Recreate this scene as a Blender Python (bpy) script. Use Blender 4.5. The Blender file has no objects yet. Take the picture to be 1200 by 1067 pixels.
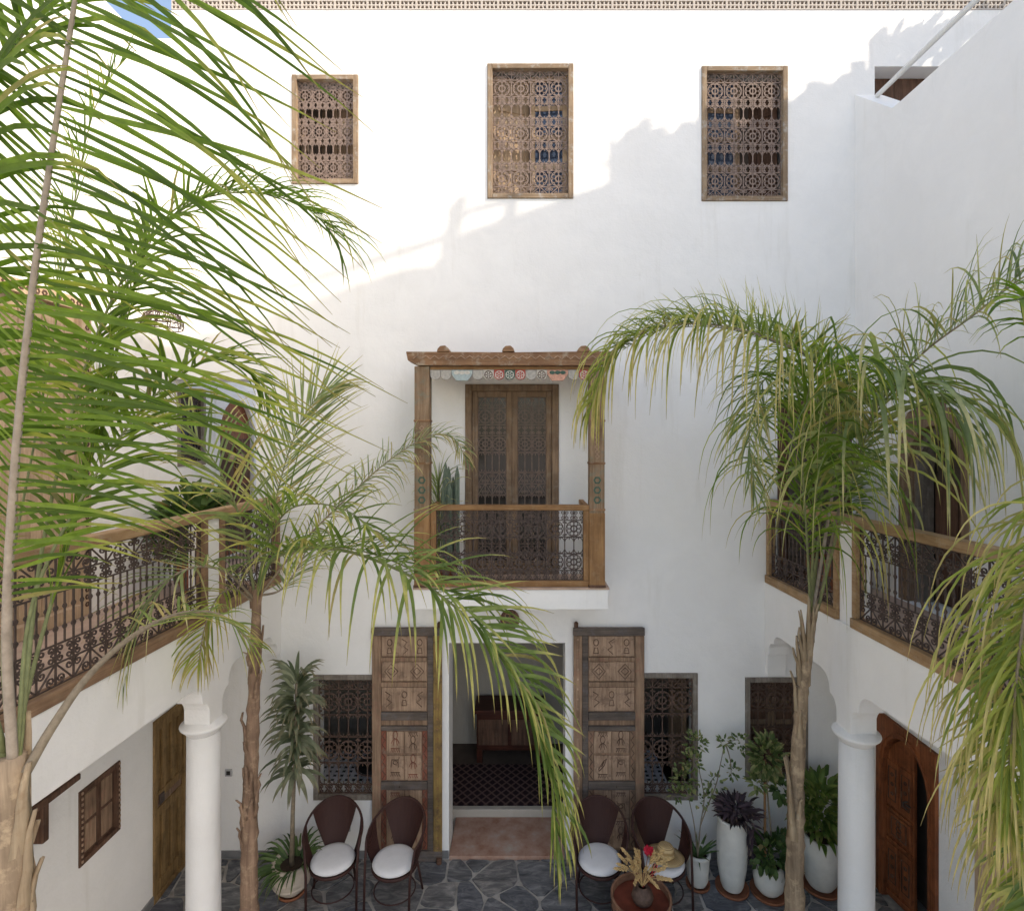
import bpy, math, random
from mathutils import Vector, Matrix, noise
rnd = random.Random(7)
R = math.radians
scn = bpy.context.scene
col = scn.collection

# ------------------------------------------------------------------ camera
HC = 4.67; FP = 650.0; VX = 610.0; VY = 515.0; D = 6.2
cam = bpy.data.cameras.new('camera'); camo = bpy.data.objects.new('camera', cam); col.objects.link(camo)
camo.location = (0, 0, HC); camo.rotation_euler = (R(90), 0, 0)
cam.sensor_fit = 'HORIZONTAL'; cam.sensor_width = 36.0; cam.lens = 36.0 * FP / 1200
cam.shift_x = -(VX - 600) / 1200; cam.shift_y = -(533.5 - VY) / 1200
cam.clip_start = 0.05; cam.clip_end = 3000
scn.camera = camo
# ------------------------------------------------------------------ world, sun, exposure
SUND = Vector((-1, 0.50, -1.0)).normalized()          # direction the light travels
el = math.asin(-SUND.z)
w = bpy.data.worlds.new('World'); scn.world = w; w.use_nodes = True
nt = w.node_tree; bg = nt.nodes['Background']
sky = nt.nodes.new('ShaderNodeTexSky'); sky.sky_type = 'NISHITA'; sky.sun_disc = False
sky.sun_elevation = el; sky.sun_rotation = math.atan2(-SUND.x, -SUND.y)
sky.altitude = 400; sky.air_density = 1.0; sky.dust_density = 3.0; sky.ozone_density = 1.0
nt.links.new(sky.outputs[0], bg.inputs[0]); bg.inputs[1].default_value = 0.15
sl = bpy.data.lights.new('sun', 'SUN'); so = bpy.data.objects.new('sun', sl); col.objects.link(so)
sl.energy = 2.0; sl.angle = R(0.33); sl.color = (1.0, 0.95, 0.88)
so.rotation_euler = SUND.to_track_quat('-Z', 'Y').to_euler(); so.location = (20, -15, 20)
vs = scn.view_settings
vs.view_transform = 'Standard'; vs.look = 'None'; vs.gamma = 1.0; vs.use_curve_mapping = False
vs.exposure = 1.36
try:
    vs.use_white_balance = True; vs.white_balance_temperature = 7600; vs.white_balance_tint = 10
except Exception: pass
scn.cycles.use_denoising = True
scn.cycles.max_bounces = 14; scn.cycles.diffuse_bounces = 8; scn.cycles.glossy_bounces = 3
scn.cycles.transmission_bounces = 6; scn.cycles.transparent_max_bounces = 6
scn.cycles.sample_clamp_indirect = 8

def P(px, py, Y): return Vector(((px - VX) * Y / FP, Y, HC + (VY - py) * Y / FP))
def wx(px, Y=D): return (px - VX) * Y / FP
def wz(py, Y=D): return HC + (VY - py) * Y / FP

# ------------------------------------------------------------------ materials
MATS = {}
def mat(name, rough=0.7, spec=0.3):
    m = bpy.data.materials.new(name); m.use_nodes = True
    n = m.node_tree.nodes; b = n['Principled BSDF']
    b.inputs['Roughness'].default_value = rough; b.inputs['Specular IOR Level'].default_value = spec
    MATS[name] = m
    return m, n, m.node_tree.links, b
def coords(n, l, scale=(1, 1, 1), kind='Object'):
    tc = n.new('ShaderNodeTexCoord'); mp = n.new('ShaderNodeMapping'); mp.inputs['Scale'].default_value = scale
    l.new(tc.outputs[kind], mp.inputs['Vector']); return mp.outputs['Vector']
def nz(n, l, vec, scale, detail=4, rough=0.55, dist=0):
    t = n.new('ShaderNodeTexNoise'); t.inputs['Scale'].default_value = scale; t.inputs['Detail'].default_value = detail
    t.inputs['Roughness'].default_value = rough; t.inputs['Distortion'].default_value = dist
    l.new(vec, t.inputs['Vector']); return t.outputs['Fac']
def ramp(n, l, fac, stops):
    r = n.new('ShaderNodeValToRGB'); e = r.color_ramp.elements
    while len(e) < len(stops): e.new(0.5)
    for k, (p, c) in enumerate(stops): e[k].position = p; e[k].color = (*c, 1)
    l.new(fac, r.inputs['Fac']); return r.outputs['Color']
def mixc(n, l, fac, a, b, mode='MIX'):
    m = n.new('ShaderNodeMix'); m.data_type = 'RGBA'; m.blend_type = mode
    for sock, v in ((m.inputs[0], fac), (m.inputs[6], a), (m.inputs[7], b)):
        if hasattr(v, 'is_linked') or hasattr(v, 'links'): l.new(v, sock)
        elif isinstance(v, (int, float)): sock.default_value = v
        else: sock.default_value = (*v, 1)
    return m.outputs[2]
def bump(n, l, b, h, strength=0.3, dist=0.01):
    bp = n.new('ShaderNodeBump'); bp.inputs['Strength'].default_value = strength; bp.inputs['Distance'].default_value = dist
    l.new(h, bp.inputs['Height']); l.new(bp.outputs['Normal'], b.inputs['Normal'])

def plaster(name, c, var=0.05, stain=(0.70, 0.68, 0.64)):
    m, n, l, b = mat(name, 0.85, 0.15)
    v = coords(n, l)
    f = nz(n, l, v, 0.9, 6, 0.6)
    c2 = tuple(x * (1 - var) for x in c)
    k = ramp(n, l, f, [(0.35, c2), (0.62, c)])
    pt = ramp(n, l, nz(n, l, v, 3.1, 8, 0.72, 0.8), [(0.44, (0, 0, 0)), (0.60, (0.5,) * 3)])
    k = mixc(n, l, pt, k, tuple(x * (1 - 1.3 * var) for x in c))
    vs_ = coords(n, l, (3.2, 3.2, 0.35))
    s = ramp(n, l, nz(n, l, vs_, 1.3, 5, 0.65), [(0.58, (0, 0, 0)), (0.74, (0.45,) * 3)])
    k = mixc(n, l, s, k, stain)
    l.new(k, b.inputs['Base Color'])
    h = n.new('ShaderNodeMath'); h.operation = 'ADD'
    l.new(nz(n, l, v, 2.2, 3), h.inputs[0])
    h2 = n.new('ShaderNodeMath'); h2.operation = 'MULTIPLY'; h2.inputs[1].default_value = 0.12
    l.new(nz(n, l, v, 45, 4), h2.inputs[0]); l.new(h2.outputs[0], h.inputs[1])
    bump(n, l, b, h.outputs[0], 0.7, 0.028)
    return m
plaster('plaster', (0.87, 0.862, 0.85))
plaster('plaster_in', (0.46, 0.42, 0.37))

def wood(name, dark, light, axis='z', scale=1.0, rough=0.75, wear=None, wearamt=0.5, spec=0.25):
    m, n, l, b = mat(name, rough, spec)
    s = {'z': (38, 38, 2.2), 'x': (2.2, 38, 38), 'y': (38, 2.2, 38)}[axis]
    v = coords(n, l, tuple(x * scale for x in s))
    g = nz(n, l, v, 1.0, 6, 0.65, 0.6)
    big = nz(n, l, coords(n, l), 4.5, 4)
    k = ramp(n, l, g, [(0.30, dark), (0.68, light)])
    k = mixc(n, l, ramp(n, l, big, [(0.35, (0, 0, 0)), (0.7, (0.55,) * 3)]), k, tuple(0.62 * x for x in dark))
    if wear:
        wv = ramp(n, l, nz(n, l, coords(n, l), 11, 6, 0.7), [(0.52, (0, 0, 0)), (0.66, (wearamt,) * 3)])
        k = mixc(n, l, wv, k, wear)
    l.new(k, b.inputs['Base Color'])
    bump(n, l, b, g, 0.5, 0.004)
    return m
wood('wood_frame_pale', (0.20, 0.135, 0.085), (0.38, 0.28, 0.19), 'z', wear=(0.40, 0.385, 0.36), wearamt=.8)
wood('wood_frame_pale_h', (0.20, 0.135, 0.085), (0.38, 0.28, 0.19), 'x', wear=(0.40, 0.385, 0.36), wearamt=.8)
wood('wood_grey', (0.156, 0.126, 0.102), (0.324, 0.282, 0.240), 'z', wear=(0.34, 0.32, 0.30))
wood('wood_balcony', (0.20, 0.10, 0.042), (0.40, 0.225, 0.105), 'z', wear=(0.36, 0.26, 0.17), wearamt=.3)
wood('wood_balcony_h', (0.20, 0.10, 0.042), (0.40, 0.225, 0.105), 'x', wear=(0.36, 0.26, 0.17), wearamt=.3)
wood('wood_rail', (0.27, 0.155, 0.075), (0.48, 0.32, 0.18), 'y', wear=(0.45, 0.38, 0.30), wearamt=.3)
wood('wood_rail_dark', (0.20, 0.115, 0.07), (0.38, 0.24, 0.15), 'y', wear=(0.3, 0.22, 0.15), wearamt=.3)
wood('wood_post_painted', (0.18, 0.105, 0.06), (0.38, 0.27, 0.18), 'z', wear=(0.16, 0.20, 0.165), wearamt=.5)
wood('wood_beam', (0.16, 0.075, 0.04), (0.36, 0.21, 0.115), 'x', wear=(0.42, 0.36, 0.28), wearamt=.65)
wood('wood_carved', (0.150, 0.094, 0.062), (0.425, 0.281, 0.188), 'z', wear=(0.30, 0.14, 0.10), wearamt=.5)
wood('wood_carved_panel', (0.240, 0.150, 0.102), (0.552, 0.384, 0.270), 'z', wear=(0.12, 0.075, 0.055), wearamt=.6)
wood('wood_carved_dark', (0.072, 0.058, 0.051), (0.192, 0.152, 0.128), 'x', wear=(0.15, 0.14, 0.15), wearamt=.5)
wood('wood_stain_ochre', (0.20, 0.12, 0.05), (0.36, 0.25, 0.08), 'z', wear=(0.10, 0.06, 0.04), wearamt=.8)
wood('wood_carving_line', (0.065, 0.036, 0.026), (0.15, 0.085, 0.06), 'z', wear=(0.26, 0.17, 0.12), wearamt=.7)
wood('wood_carving_red', (0.17, 0.055, 0.036), (0.33, 0.12, 0.08), 'z', wear=(0.22, 0.15, 0.11), wearamt=.9)
wood('wood_door_old', (0.173, 0.102, 0.042), (0.405, 0.255, 0.112), 'z', wear=(0.10, 0.065, 0.03), wearamt=.5)
wood('wood_door_red', (0.155, 0.046, 0.019), (0.388, 0.132, 0.053), 'z', wear=(0.085, 0.03, 0.014), wearamt=.5, rough=.55)
wood('wood_shutter_dark', (0.065, 0.034, 0.023), (0.195, 0.104, 0.068), 'z', wear=(0.12, 0.08, 0.06))
wood('wood_tan', (0.42, 0.29, 0.19), (0.64, 0.48, 0.33), 'z', wear=(0.52, 0.38, 0.25))
wood('wood_leaf', (0.15, 0.095, 0.06), (0.34, 0.23, 0.15), 'z', wear=(0.3, 0.25, 0.2))
wood('wood_chest', (0.035, 0.009, 0.006), (0.10, 0.028, 0.017), 'x', rough=.5)
wood('bark', (0.17, 0.12, 0.08), (0.44, 0.33, 0.225), 'z', scale=0.55, wear=(0.50, 0.38, 0.25), wearamt=.7, rough=.9)
wood('bark_red', (0.14, 0.085, 0.06), (0.38, 0.25, 0.17), 'z', scale=0.55, wear=(0.42, 0.30, 0.20), wearamt=.7, rough=.9)
wood('bark_boot', (0.26, 0.185, 0.115), (0.52, 0.41, 0.28), 'z', scale=0.6, wear=(0.25, 0.16, 0.09), rough=.85)

def plain(name, c, rough=0.6, var=0.25, scale=12, metal=0.0, spec=0.3, bmp=0.0):
    m, n, l, b = mat(name, rough, spec)
    f = nz(n, l, coords(n, l), scale, 5, 0.6)
    l.new(ramp(n, l, f, [(0.3, tuple(x * (1 - var) for x in c)), (0.7, tuple(min(1, x * (1 + var * .5)) for x in c))]), b.inputs['Base Color'])
    b.inputs['Metallic'].default_value = metal
    if bmp: bump(n, l, b, f, bmp, 0.004)
    return m
plain('iron', (0.085, 0.060, 0.052), 0.6, 0.4, 30)
plain('iron_rust', (0.115, 0.072, 0.055), 0.7, 0.4, 30)
plain('iron_door', (0.20, 0.145, 0.12), 0.7, 0.3, 30)
plain('iron_pale', (0.26, 0.19, 0.16), 0.7, 0.3, 30)
plain('clay_block', (0.56, 0.50, 0.45), 0.85, 0.12, 30)
plain('clay_raw', (0.09, 0.06, 0.045), 0.9, 0.3, 20)
plain('skirting_tile', (0.20, 0.20, 0.205), 0.6, 0.3, 6)
plain('grout', (0.46, 0.43, 0.39), 0.9, 0.5, 5, bmp=.5)
plain('bounce_ground', (0.40, 0.37, 0.34), 0.95, 0.2, 0.6)  # unseen ground, lightened to bounce light into the courtyard
plain('bounce_tile', (0.58, 0.55, 0.51), 0.6, 0.15, 3)  # pale floor out of view, added for its bounce light
plain('terracotta', (0.30, 0.115, 0.06), 0.8, 0.3, 14)
plain('pot_glaze', (0.68, 0.66, 0.61), 0.5, 0.14, 7, bmp=.25)
plain('pot_cream', (0.56, 0.48, 0.40), 0.65, 0.2, 7, bmp=.25)
plain('soil', (0.05, 0.032, 0.022), 0.95, 0.4, 40, bmp=.6)
plain('cushion', (0.74, 0.73, 0.73), 0.9, 0.07, 9, bmp=.3)
plain('drum_side', (0.27, 0.14, 0.085), 0.6, 0.35, 16)
plain('drum_tray', (0.17, 0.042, 0.025), 0.4, 0.4, 8)
plain('dark_metal', (0.03, 0.026, 0.024), 0.45, 0.3, 20)
plain('wheat', (0.62, 0.43, 0.20), 0.8, 0.35, 60)
plain('flower_red', (0.60, 0.02, 0.05), 0.7, 0.3, 50)
plain('plastic_plate', (0.42, 0.42, 0.43), 0.5, 0.1)
plain('pipe_white', (0.70, 0.70, 0.69), 0.45, 0.1, 5)
plain('bead_paint_grey', (0.44, 0.41, 0.37), 0.8, 0.3, 40)
plain('bead_paint_red', (0.48, 0.10, 0.08), 0.8, 0.35, 40)
plain('bead_paint_green', (0.07, 0.13, 0.10), 0.8, 0.35, 40)
plain('bead_paint_pink', (0.62, 0.34, 0.25), 0.8, 0.3, 40)
plain('bead_paint_white', (0.60, 0.56, 0.50), 0.8, 0.2, 40)
plain('bead_paint_blue', (0.40, 0.47, 0.47), 0.8, 0.3, 40)
plain('gallery_tile', (0.50, 0.36, 0.28), 0.7, 0.25, 6)
plain('tile_white', (0.78, 0.78, 0.84), 0.35, 0.1, 6)
plain('tile_black', (0.02, 0.02, 0.024), 0.35, 0.2, 6)
plain('interior_dark', (0.10, 0.075, 0.06), 0.9, 0.3, 5)  # dark tone, also stands in for unlit rooms behind openings
plain('bark_thin', (0.26, 0.21, 0.15), 0.85, 0.3, 30)

def threshold():
    m, n, l, b = mat('threshold_stone', 0.75, 0.2)
    v = coords(n, l)
    k = ramp(n, l, nz(n, l, v, 5, 7, 0.7), [(0.32, (0.30, 0.15, 0.10)), (0.55, (0.42, 0.27, 0.21)), (0.72, (0.44, 0.37, 0.32))])
    l.new(k, b.inputs['Base Color']); bump(n, l, b, nz(n, l, v, 30), .3, .004)
threshold()
def slate():
    m, n, l, b = mat('slate', 0.5, 0.4)
    oi = n.new('ShaderNodeObjectInfo')
    v = coords(n, l, (1, 1, 1))
    add = n.new('ShaderNodeVectorMath'); add.operation = 'ADD'
    sc = n.new('ShaderNodeVectorMath'); sc.operation = 'SCALE'; sc.inputs['Scale'].default_value = 9
    comb = n.new('ShaderNodeCombineXYZ'); 
    for i in range(3): l.new(oi.outputs['Random'], comb.inputs[i])
    l.new(comb.outputs[0], sc.inputs[0]); l.new(v, add.inputs[0]); l.new(sc.outputs[0], add.inputs[1])
    mp = n.new('ShaderNodeMapping'); mp.inputs['Scale'].default_value = (3, 9, 3); l.new(add.outputs[0], mp.inputs['Vector'])
    rot = n.new('ShaderNodeCombineXYZ'); mul = n.new('ShaderNodeMath'); mul.operation = 'MULTIPLY'; mul.inputs[1].default_value = 6
    l.new(oi.outputs['Random'], mul.inputs[0]); l.new(mul.outputs[0], rot.inputs[2]); l.new(rot.outputs[0], mp.inputs['Rotation'])
    f = nz(n, l, mp.outputs[0], 1.6, 8, 0.68, 0.9)
    k = ramp(n, l, f, [(0.32, (0.058, 0.060, 0.065)), (0.48, (0.13, 0.134, 0.142)), (0.62, (0.25, 0.25, 0.25)), (0.76, (0.42, 0.405, 0.385))])
    tint = ramp(n, l, oi.outputs['Random'], [(0.0, (0.70, 0.72, 0.78)), (0.55, (0.98, 0.98, 0.98)), (1.0, (1.28, 1.18, 1.08))])
    l.new(mixc(n, l, 1.0, k, tint, 'MULTIPLY'), b.inputs['Base Color'])
    bump(n, l, b, f, 0.6, 0.012)
slate()
def wicker():
    m, n, l, b = mat('wicker', 0.55, 0.35)
    v = coords(n, l)
    wv = n.new('ShaderNodeTexWave'); wv.inputs['Scale'].default_value = 55; wv.bands_direction = 'X'; l.new(v, wv.inputs['Vector'])
    w2 = n.new('ShaderNodeTexWave'); w2.inputs['Scale'].default_value = 55; w2.bands_direction = 'Z'; l.new(v, w2.inputs['Vector'])
    mu = n.new('ShaderNodeMath'); mu.operation = 'MULTIPLY'; l.new(wv.outputs['Fac'], mu.inputs[0]); l.new(w2.outputs['Fac'], mu.inputs[1])
    l.new(ramp(n, l, mu.outputs[0], [(0, (0.030, 0.010, 0.008)), (0.7, (0.085, 0.034, 0.027))]), b.inputs['Base Color'])
    bump(n, l, b, mu.outputs[0], .5, .003)
wicker()
def straw():
    m, n, l, b = mat('straw', 0.8, 0.2)
    v = coords(n, l)
    wv = n.new('ShaderNodeTexWave'); wv.wave_type = 'RINGS'; wv.rings_direction = 'Z'; wv.inputs['Scale'].default_value = 26; wv.inputs['Distortion'].default_value = 1.5
    l.new(v, wv.inputs['Vector'])
    l.new(ramp(n, l, wv.outputs['Fac'], [(0.1, (0.36, 0.23, 0.10)), (0.7, (0.62, 0.45, 0.24))]), b.inputs['Base Color'])
    bump(n, l, b, wv.outputs['Fac'], .5, .004)
straw()
def glass():
    m, n, l, b = mat('glass_pane', 0.06, 0.8)
    b.inputs['Base Color'].default_value = (0.035, 0.05, 0.085, 1)
glass()
m_, n_, l_, b_ = mat('glass_dark', 0.12, 0.5); b_.inputs['Base Color'].default_value = (0.022, 0.018, 0.017, 1)
def leaf(name, greens, tip, tip0=0.72, dry=(0.46, 0.34, 0.16), trans=0.35, rough=0.58):
    m, n, l, b = mat(name, rough, 0.4)
    at = n.new('ShaderNodeAttribute'); at.attribute_name = 'leafdata'
    sp = n.new('ShaderNodeSeparateColor'); l.new(at.outputs['Color'], sp.inputs[0])
    g = ramp(n, l, sp.outputs[1], [(i / (len(greens) - 1), c) for i, c in enumerate(greens)])
    ad = n.new('ShaderNodeMath'); ad.operation = 'MULTIPLY_ADD'; ad.inputs[1].default_value = 0.42
    l.new(sp.outputs[1], ad.inputs[0]); l.new(sp.outputs[0], ad.inputs[2])
    tf = ramp(n, l, ad.outputs[0], [(tip0, (0, 0, 0)), (min(.995, tip0 + 0.30), (1, 1, 1))])
    k = mixc(n, l, tf, g, tip)
    k = mixc(n, l, ramp(n, l, sp.outputs[0], [(0.86, (0, 0, 0)), (0.97, (0.8,) * 3)]), k, (0.30, 0.20, 0.10))
    k = mixc(n, l, sp.outputs[2], k, dry)
    k = mixc(n, l, ramp(n, l, nz(n, l, coords(n, l), 16, 3), [(0.4, (0, 0, 0)), (0.75, (0.45,) * 3)]), k, tuple(0.6 * x for x in greens[0]))
    l.new(k, b.inputs['Base Color'])
    tr = n.new('ShaderNodeBsdfTranslucent'); l.new(mixc(n, l, 1.0, k, (1.25, 1.6, 0.6), 'MULTIPLY'), tr.inputs['Color'])
    ms = n.new('ShaderNodeMixShader'); ms.inputs[0].default_value = trans
    l.new(b.outputs[0], ms.inputs[1]); l.new(tr.outputs[0], ms.inputs[2])
    l.new(ms.outputs[0], n['Material Output'].inputs['Surface'])
leaf('palm_fresh', [(0.07, 0.12, 0.018), (0.15, 0.23, 0.03), (0.26, 0.34, 0.055)], (0.40, 0.38, 0.10), 0.88, trans=.48)
leaf('palm_mid', [(0.11, 0.165, 0.05), (0.20, 0.265, 0.075), (0.33, 0.37, 0.13)], (0.55, 0.48, 0.18), 0.78, trans=.42)
leaf('palm_grey', [(0.14, 0.185, 0.085), (0.25, 0.295, 0.15), (0.37, 0.40, 0.20)], (0.58, 0.50, 0.28), 0.76, trans=.38)
leaf('palm_yellow', [(0.15, 0.20, 0.035), (0.30, 0.33, 0.06), (0.46, 0.44, 0.11)], (0.64, 0.50, 0.24), 0.66, trans=.42)
leaf('leaf_dark', [(0.047, 0.092, 0.027), (0.081, 0.142, 0.041), (0.135, 0.209, 0.068)], (0.10, 0.14, 0.05), 0.9, trans=.2)
leaf('leaf_mid', [(0.078, 0.143, 0.029), (0.143, 0.221, 0.052), (0.247, 0.312, 0.078)], (0.20, 0.22, 0.07), 0.9, trans=.3)
leaf('leaf_purple', [(0.030, 0.019, 0.024), (0.068, 0.041, 0.054), (0.128, 0.083, 0.098)], (0.10, 0.07, 0.08), 0.9, trans=.15)
leaf('leaf_stripe', [(0.094, 0.121, 0.066), (0.220, 0.242, 0.160), (0.462, 0.473, 0.341)], (0.20, 0.19, 0.12), 0.8, trans=.15)
leaf('leaf_variegated', [(0.08, 0.125, 0.04), (0.16, 0.21, 0.07), (0.36, 0.37, 0.17)], (0.34, 0.33, 0.16), 0.85, trans=.25)
plain('rachis_pale', (0.36, 0.30, 0.24), 0.6, 0.3, 20)
plain('rachis_green', (0.20, 0.22, 0.10), 0.6, 0.3, 20)
plain('cactus', (0.17, 0.22, 0.17), 0.7, 0.3, 30)
def rugm():
    m, n, l, b = mat('rug', 0.95, 0.05)
    v = coords(n, l, (1, 1, 1))
    def wave(rot, sc):
        mp = n.new('ShaderNodeMapping'); mp.inputs['Rotation'].default_value = (0, 0, rot); l.new(v, mp.inputs['Vector'])
        t = n.new('ShaderNodeTexWave'); t.inputs['Scale'].default_value = sc; l.new(mp.outputs[0], t.inputs['Vector']); return t.outputs['Fac']
    mx = n.new('ShaderNodeMath'); mx.operation = 'MAXIMUM'
    l.new(wave(0.7, 3.3), mx.inputs[0]); l.new(wave(-0.7, 3.3), mx.inputs[1])
    l.new(ramp(n, l, mx.outputs[0], [(0.72, (0.030, 0.018, 0.021)), (0.80, (0.13, 0.085, 0.075)), (0.88, (0.035, 0.02, 0.024)), (0.96, (0.15, 0.10, 0.09))]), b.inputs['Base Color'])
rugm()

# ------------------------------------------------------------------ mesh builder
class MB:
    def __init__(s, T=None): s.v = []; s.f = []; s.T = T; s.d = []; s.dv = None
    def add(s, p):
        p = Vector(p)
        s.v.append(s.T @ p if s.T is not None else p)
        if s.dv is not None: s.d.append(s.dv)
        return len(s.v) - 1
    def quad(s, a, b, c, d): i = [s.add(x) for x in (a, b, c, d)]; s.f.append(i)
    def box(s, x0, x1, y0, y1, z0, z1):
        i = [s.add((x, y, z)) for z in (z0, z1) for y in (y0, y1) for x in (x0, x1)]
        for q in ((0, 2, 3, 1), (4, 5, 7, 6), (0, 1, 5, 4), (2, 6, 7, 3), (0, 4, 6, 2), (1, 3, 7, 5)): s.f.append([i[k] for k in q])
        return s
    def prism(s, poly, a0, a1, axis='y'):
        # poly: list of (u, z); extruded along the third axis from a0 to a1
        def pt(u, z, a): return {'y': (u, a, z), 'x': (a, u, z), 'z': (u, z, a)}[axis]
        n = len(poly)
        A = [s.add(pt(u, z, a0)) for u, z in poly]; B = [s.add(pt(u, z, a1)) for u, z in poly]
        s.f.append(A[::-1]); s.f.append(B)
        for k in range(n): s.f.append([A[k], A[(k + 1) % n], B[(k + 1) % n], B[k]])
        return s
    def tube(s, pts, r, n=6, cap=True):
        pts = [Vector(p) for p in pts]; m = len(pts)
        rr = r if hasattr(r, '__len__') else [r] * m
        ref = None; rings = []
        for k, p in enumerate(pts):
            t = (pts[min(k + 1, m - 1)] - pts[max(k - 1, 0)])
            if t.length < 1e-9: t = Vector((0, 0, 1))
            t.normalize()
            if ref is None:
                ref = Vector((0, 0, 1)) if abs(t.z) < .9 else Vector((1, 0, 0))
            a = ref - t * ref.dot(t); 
            if a.length < 1e-6: a = t.orthogonal()
            a.normalize(); ref = a; b = t.cross(a)
            rings.append([s.add(p + (a * math.cos(2 * math.pi * j / n) + b * math.sin(2 * math.pi * j / n)) * rr[k]) for j in range(n)])
        for k in range(m - 1):
            for j in range(n): s.f.append([rings[k][j], rings[k][(j + 1) % n], rings[k + 1][(j + 1) % n], rings[k + 1][j]])
        if cap: s.f.append(rings[0][::-1]); s.f.append(rings[-1])
        return s
    def strip2(s, pts, r, closed=False, dep=None):
        # square bar following a polyline in the local x-z plane
        dep = dep or r; m = len(pts); rings = []
        for k, (x, z) in enumerate(pts):
            if closed: a = pts[(k - 1) % m]; b = pts[(k + 1) % m]
            else: a = pts[max(k - 1, 0)]; b = pts[min(k + 1, m - 1)]
            tx, tz = b[0] - a[0], b[1] - a[1]; L = math.hypot(tx, tz) or 1; nx, nz_ = -tz / L * r, tx / L * r
            rings.append([s.add((x + nx, -dep, z + nz_)), s.add((x + nx, dep, z + nz_)), s.add((x - nx, dep, z - nz_)), s.add((x - nx, -dep, z - nz_))])
        for k in range(m if closed else m - 1):
            q = rings[k]; q2 = rings[(k + 1) % m]
            for j in range(4): s.f.append([q[j], q[(j + 1) % 4], q2[(j + 1) % 4], q2[j]])
        return s
    def lathe(s, prof, c=(0, 0, 0), n=28, cap=True):
        cx, cy, cz = c; rings = []
        for r, z in prof: rings.append([s.add((cx + r * math.cos(2 * math.pi * j / n), cy + r * math.sin(2 * math.pi * j / n), cz + z)) for j in range(n)])
        for k in range(len(rings) - 1):
            for j in range(n): s.f.append([rings[k][j], rings[k][(j + 1) % n], rings[k + 1][(j + 1) % n], rings[k + 1][j]])
        if cap: s.f.append(rings[0][::-1]); s.f.append(rings[-1])
        return s
    def build(s, name, m, parent=None, smooth=False, bev=0.0, fix=True):
        me = bpy.data.meshes.new(name); me.from_pydata([tuple(v) for v in s.v], [], s.f)
        if fix and s.dv is None:
            import bmesh
            bm = bmesh.new(); bm.from_mesh(me); bmesh.ops.recalc_face_normals(bm, faces=bm.faces); bm.to_mesh(me); bm.free()
        if s.d:
            a = me.color_attributes.new('leafdata', 'FLOAT_COLOR', 'POINT')
            a.data.foreach_set('color', [x for t in s.d for x in (*t, 1.0)])
        me.materials.append(MATS[m])
        if smooth: me.polygons.foreach_set('use_smooth', [True] * len(me.polygons))
        o = bpy.data.objects.new(name, me); col.objects.link(o)
        if parent is not None: attach(o, parent)
        if bev:
            b = o.modifiers.new('bevel', 'BEVEL'); b.width = bev; b.segments = 2; b.limit_method = 'ANGLE'
        return o
ORIG = {}
def attach(o, parent):
    o.parent = parent
    q = parent; off = Vector((0, 0, 0))
    if parent.name in ORIG and not ORIG[parent.name][1]: o.matrix_parent_inverse = Matrix.Translation(-ORIG[parent.name][0])
def thing(name, label, cat, loc=(0, 0, 0), group=None, local=False):
    # local=False: parts are given in world coordinates; local=True: relative to the Empty
    o = bpy.data.objects.new(name, None); col.objects.link(o); o.location = loc; o.empty_display_size = .1
    ORIG[o.name] = (Vector(loc), local)
    return tag(o, label, cat, group)
def tag(o, label, cat, group=None):
    o['label'] = label; o['category'] = cat
    if group: o['group'] = group
    return o
def struct(o): o['kind'] = 'structure'; return o
def TM(o, u, n): 
    # frame: local x -> u, local y -> n, local z -> up
    u = Vector(u).normalized(); n = Vector(n).normalized()
    return Matrix(((u.x, n.x, 0, o[0]), (u.y, n.y, 0, o[1]), (u.z, n.z, 1, o[2]), (0, 0, 0, 1)))
def wall_holes(mb, u0, u1, z0, z1, holes, t, n=(0, 0)):
    # slab in local x-z, front at y=0, back at y=t, rectangular openings
    us = sorted({u0, u1, *[h[k] for h in holes for k in (0, 1)]}); zs = sorted({z0, z1, *[h[k] for h in holes for k in (2, 3)]})
    us = [u for u in us if u0 <= u <= u1]; zs = [z for z in zs if z0 <= z <= z1]
    def solid(i, j):
        if i < 0 or j < 0 or i >= len(us) - 1 or j >= len(zs) - 1: return False
        cu, cz = (us[i] + us[i + 1]) / 2, (zs[j] + zs[j + 1]) / 2
        return not any(h[0] < cu < h[1] and h[2] < cz < h[3] for h in holes)
    idx = {}
    def V(u, y, z):
        k = (u, y, z)
        if k not in idx: idx[k] = mb.add((u, y, z))
        return idx[k]
    for i in range(len(us) - 1):
        for j in range(len(zs) - 1):
            if not solid(i, j): continue
            a, b, c, d = us[i], us[i + 1], zs[j], zs[j + 1]
            mb.f.append([V(a, 0, c), V(b, 0, c), V(b, 0, d), V(a, 0, d)]); mb.f.append([V(a, t, c), V(a, t, d), V(b, t, d), V(b, t, c)])
            if not solid(i - 1, j): mb.f.append([V(a, 0, c), V(a, 0, d), V(a, t, d), V(a, t, c)])
            if not solid(i + 1, j): mb.f.append([V(b, 0, c), V(b, t, c), V(b, t, d), V(b, 0, d)])
            if not solid(i, j - 1): mb.f.append([V(a, 0, c), V(a, t, c), V(b, t, c), V(b, 0, c)])
            if not solid(i, j + 1): mb.f.append([V(a, 0, d), V(b, 0, d), V(b, t, d), V(a, t, d)])
    return mb

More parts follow.
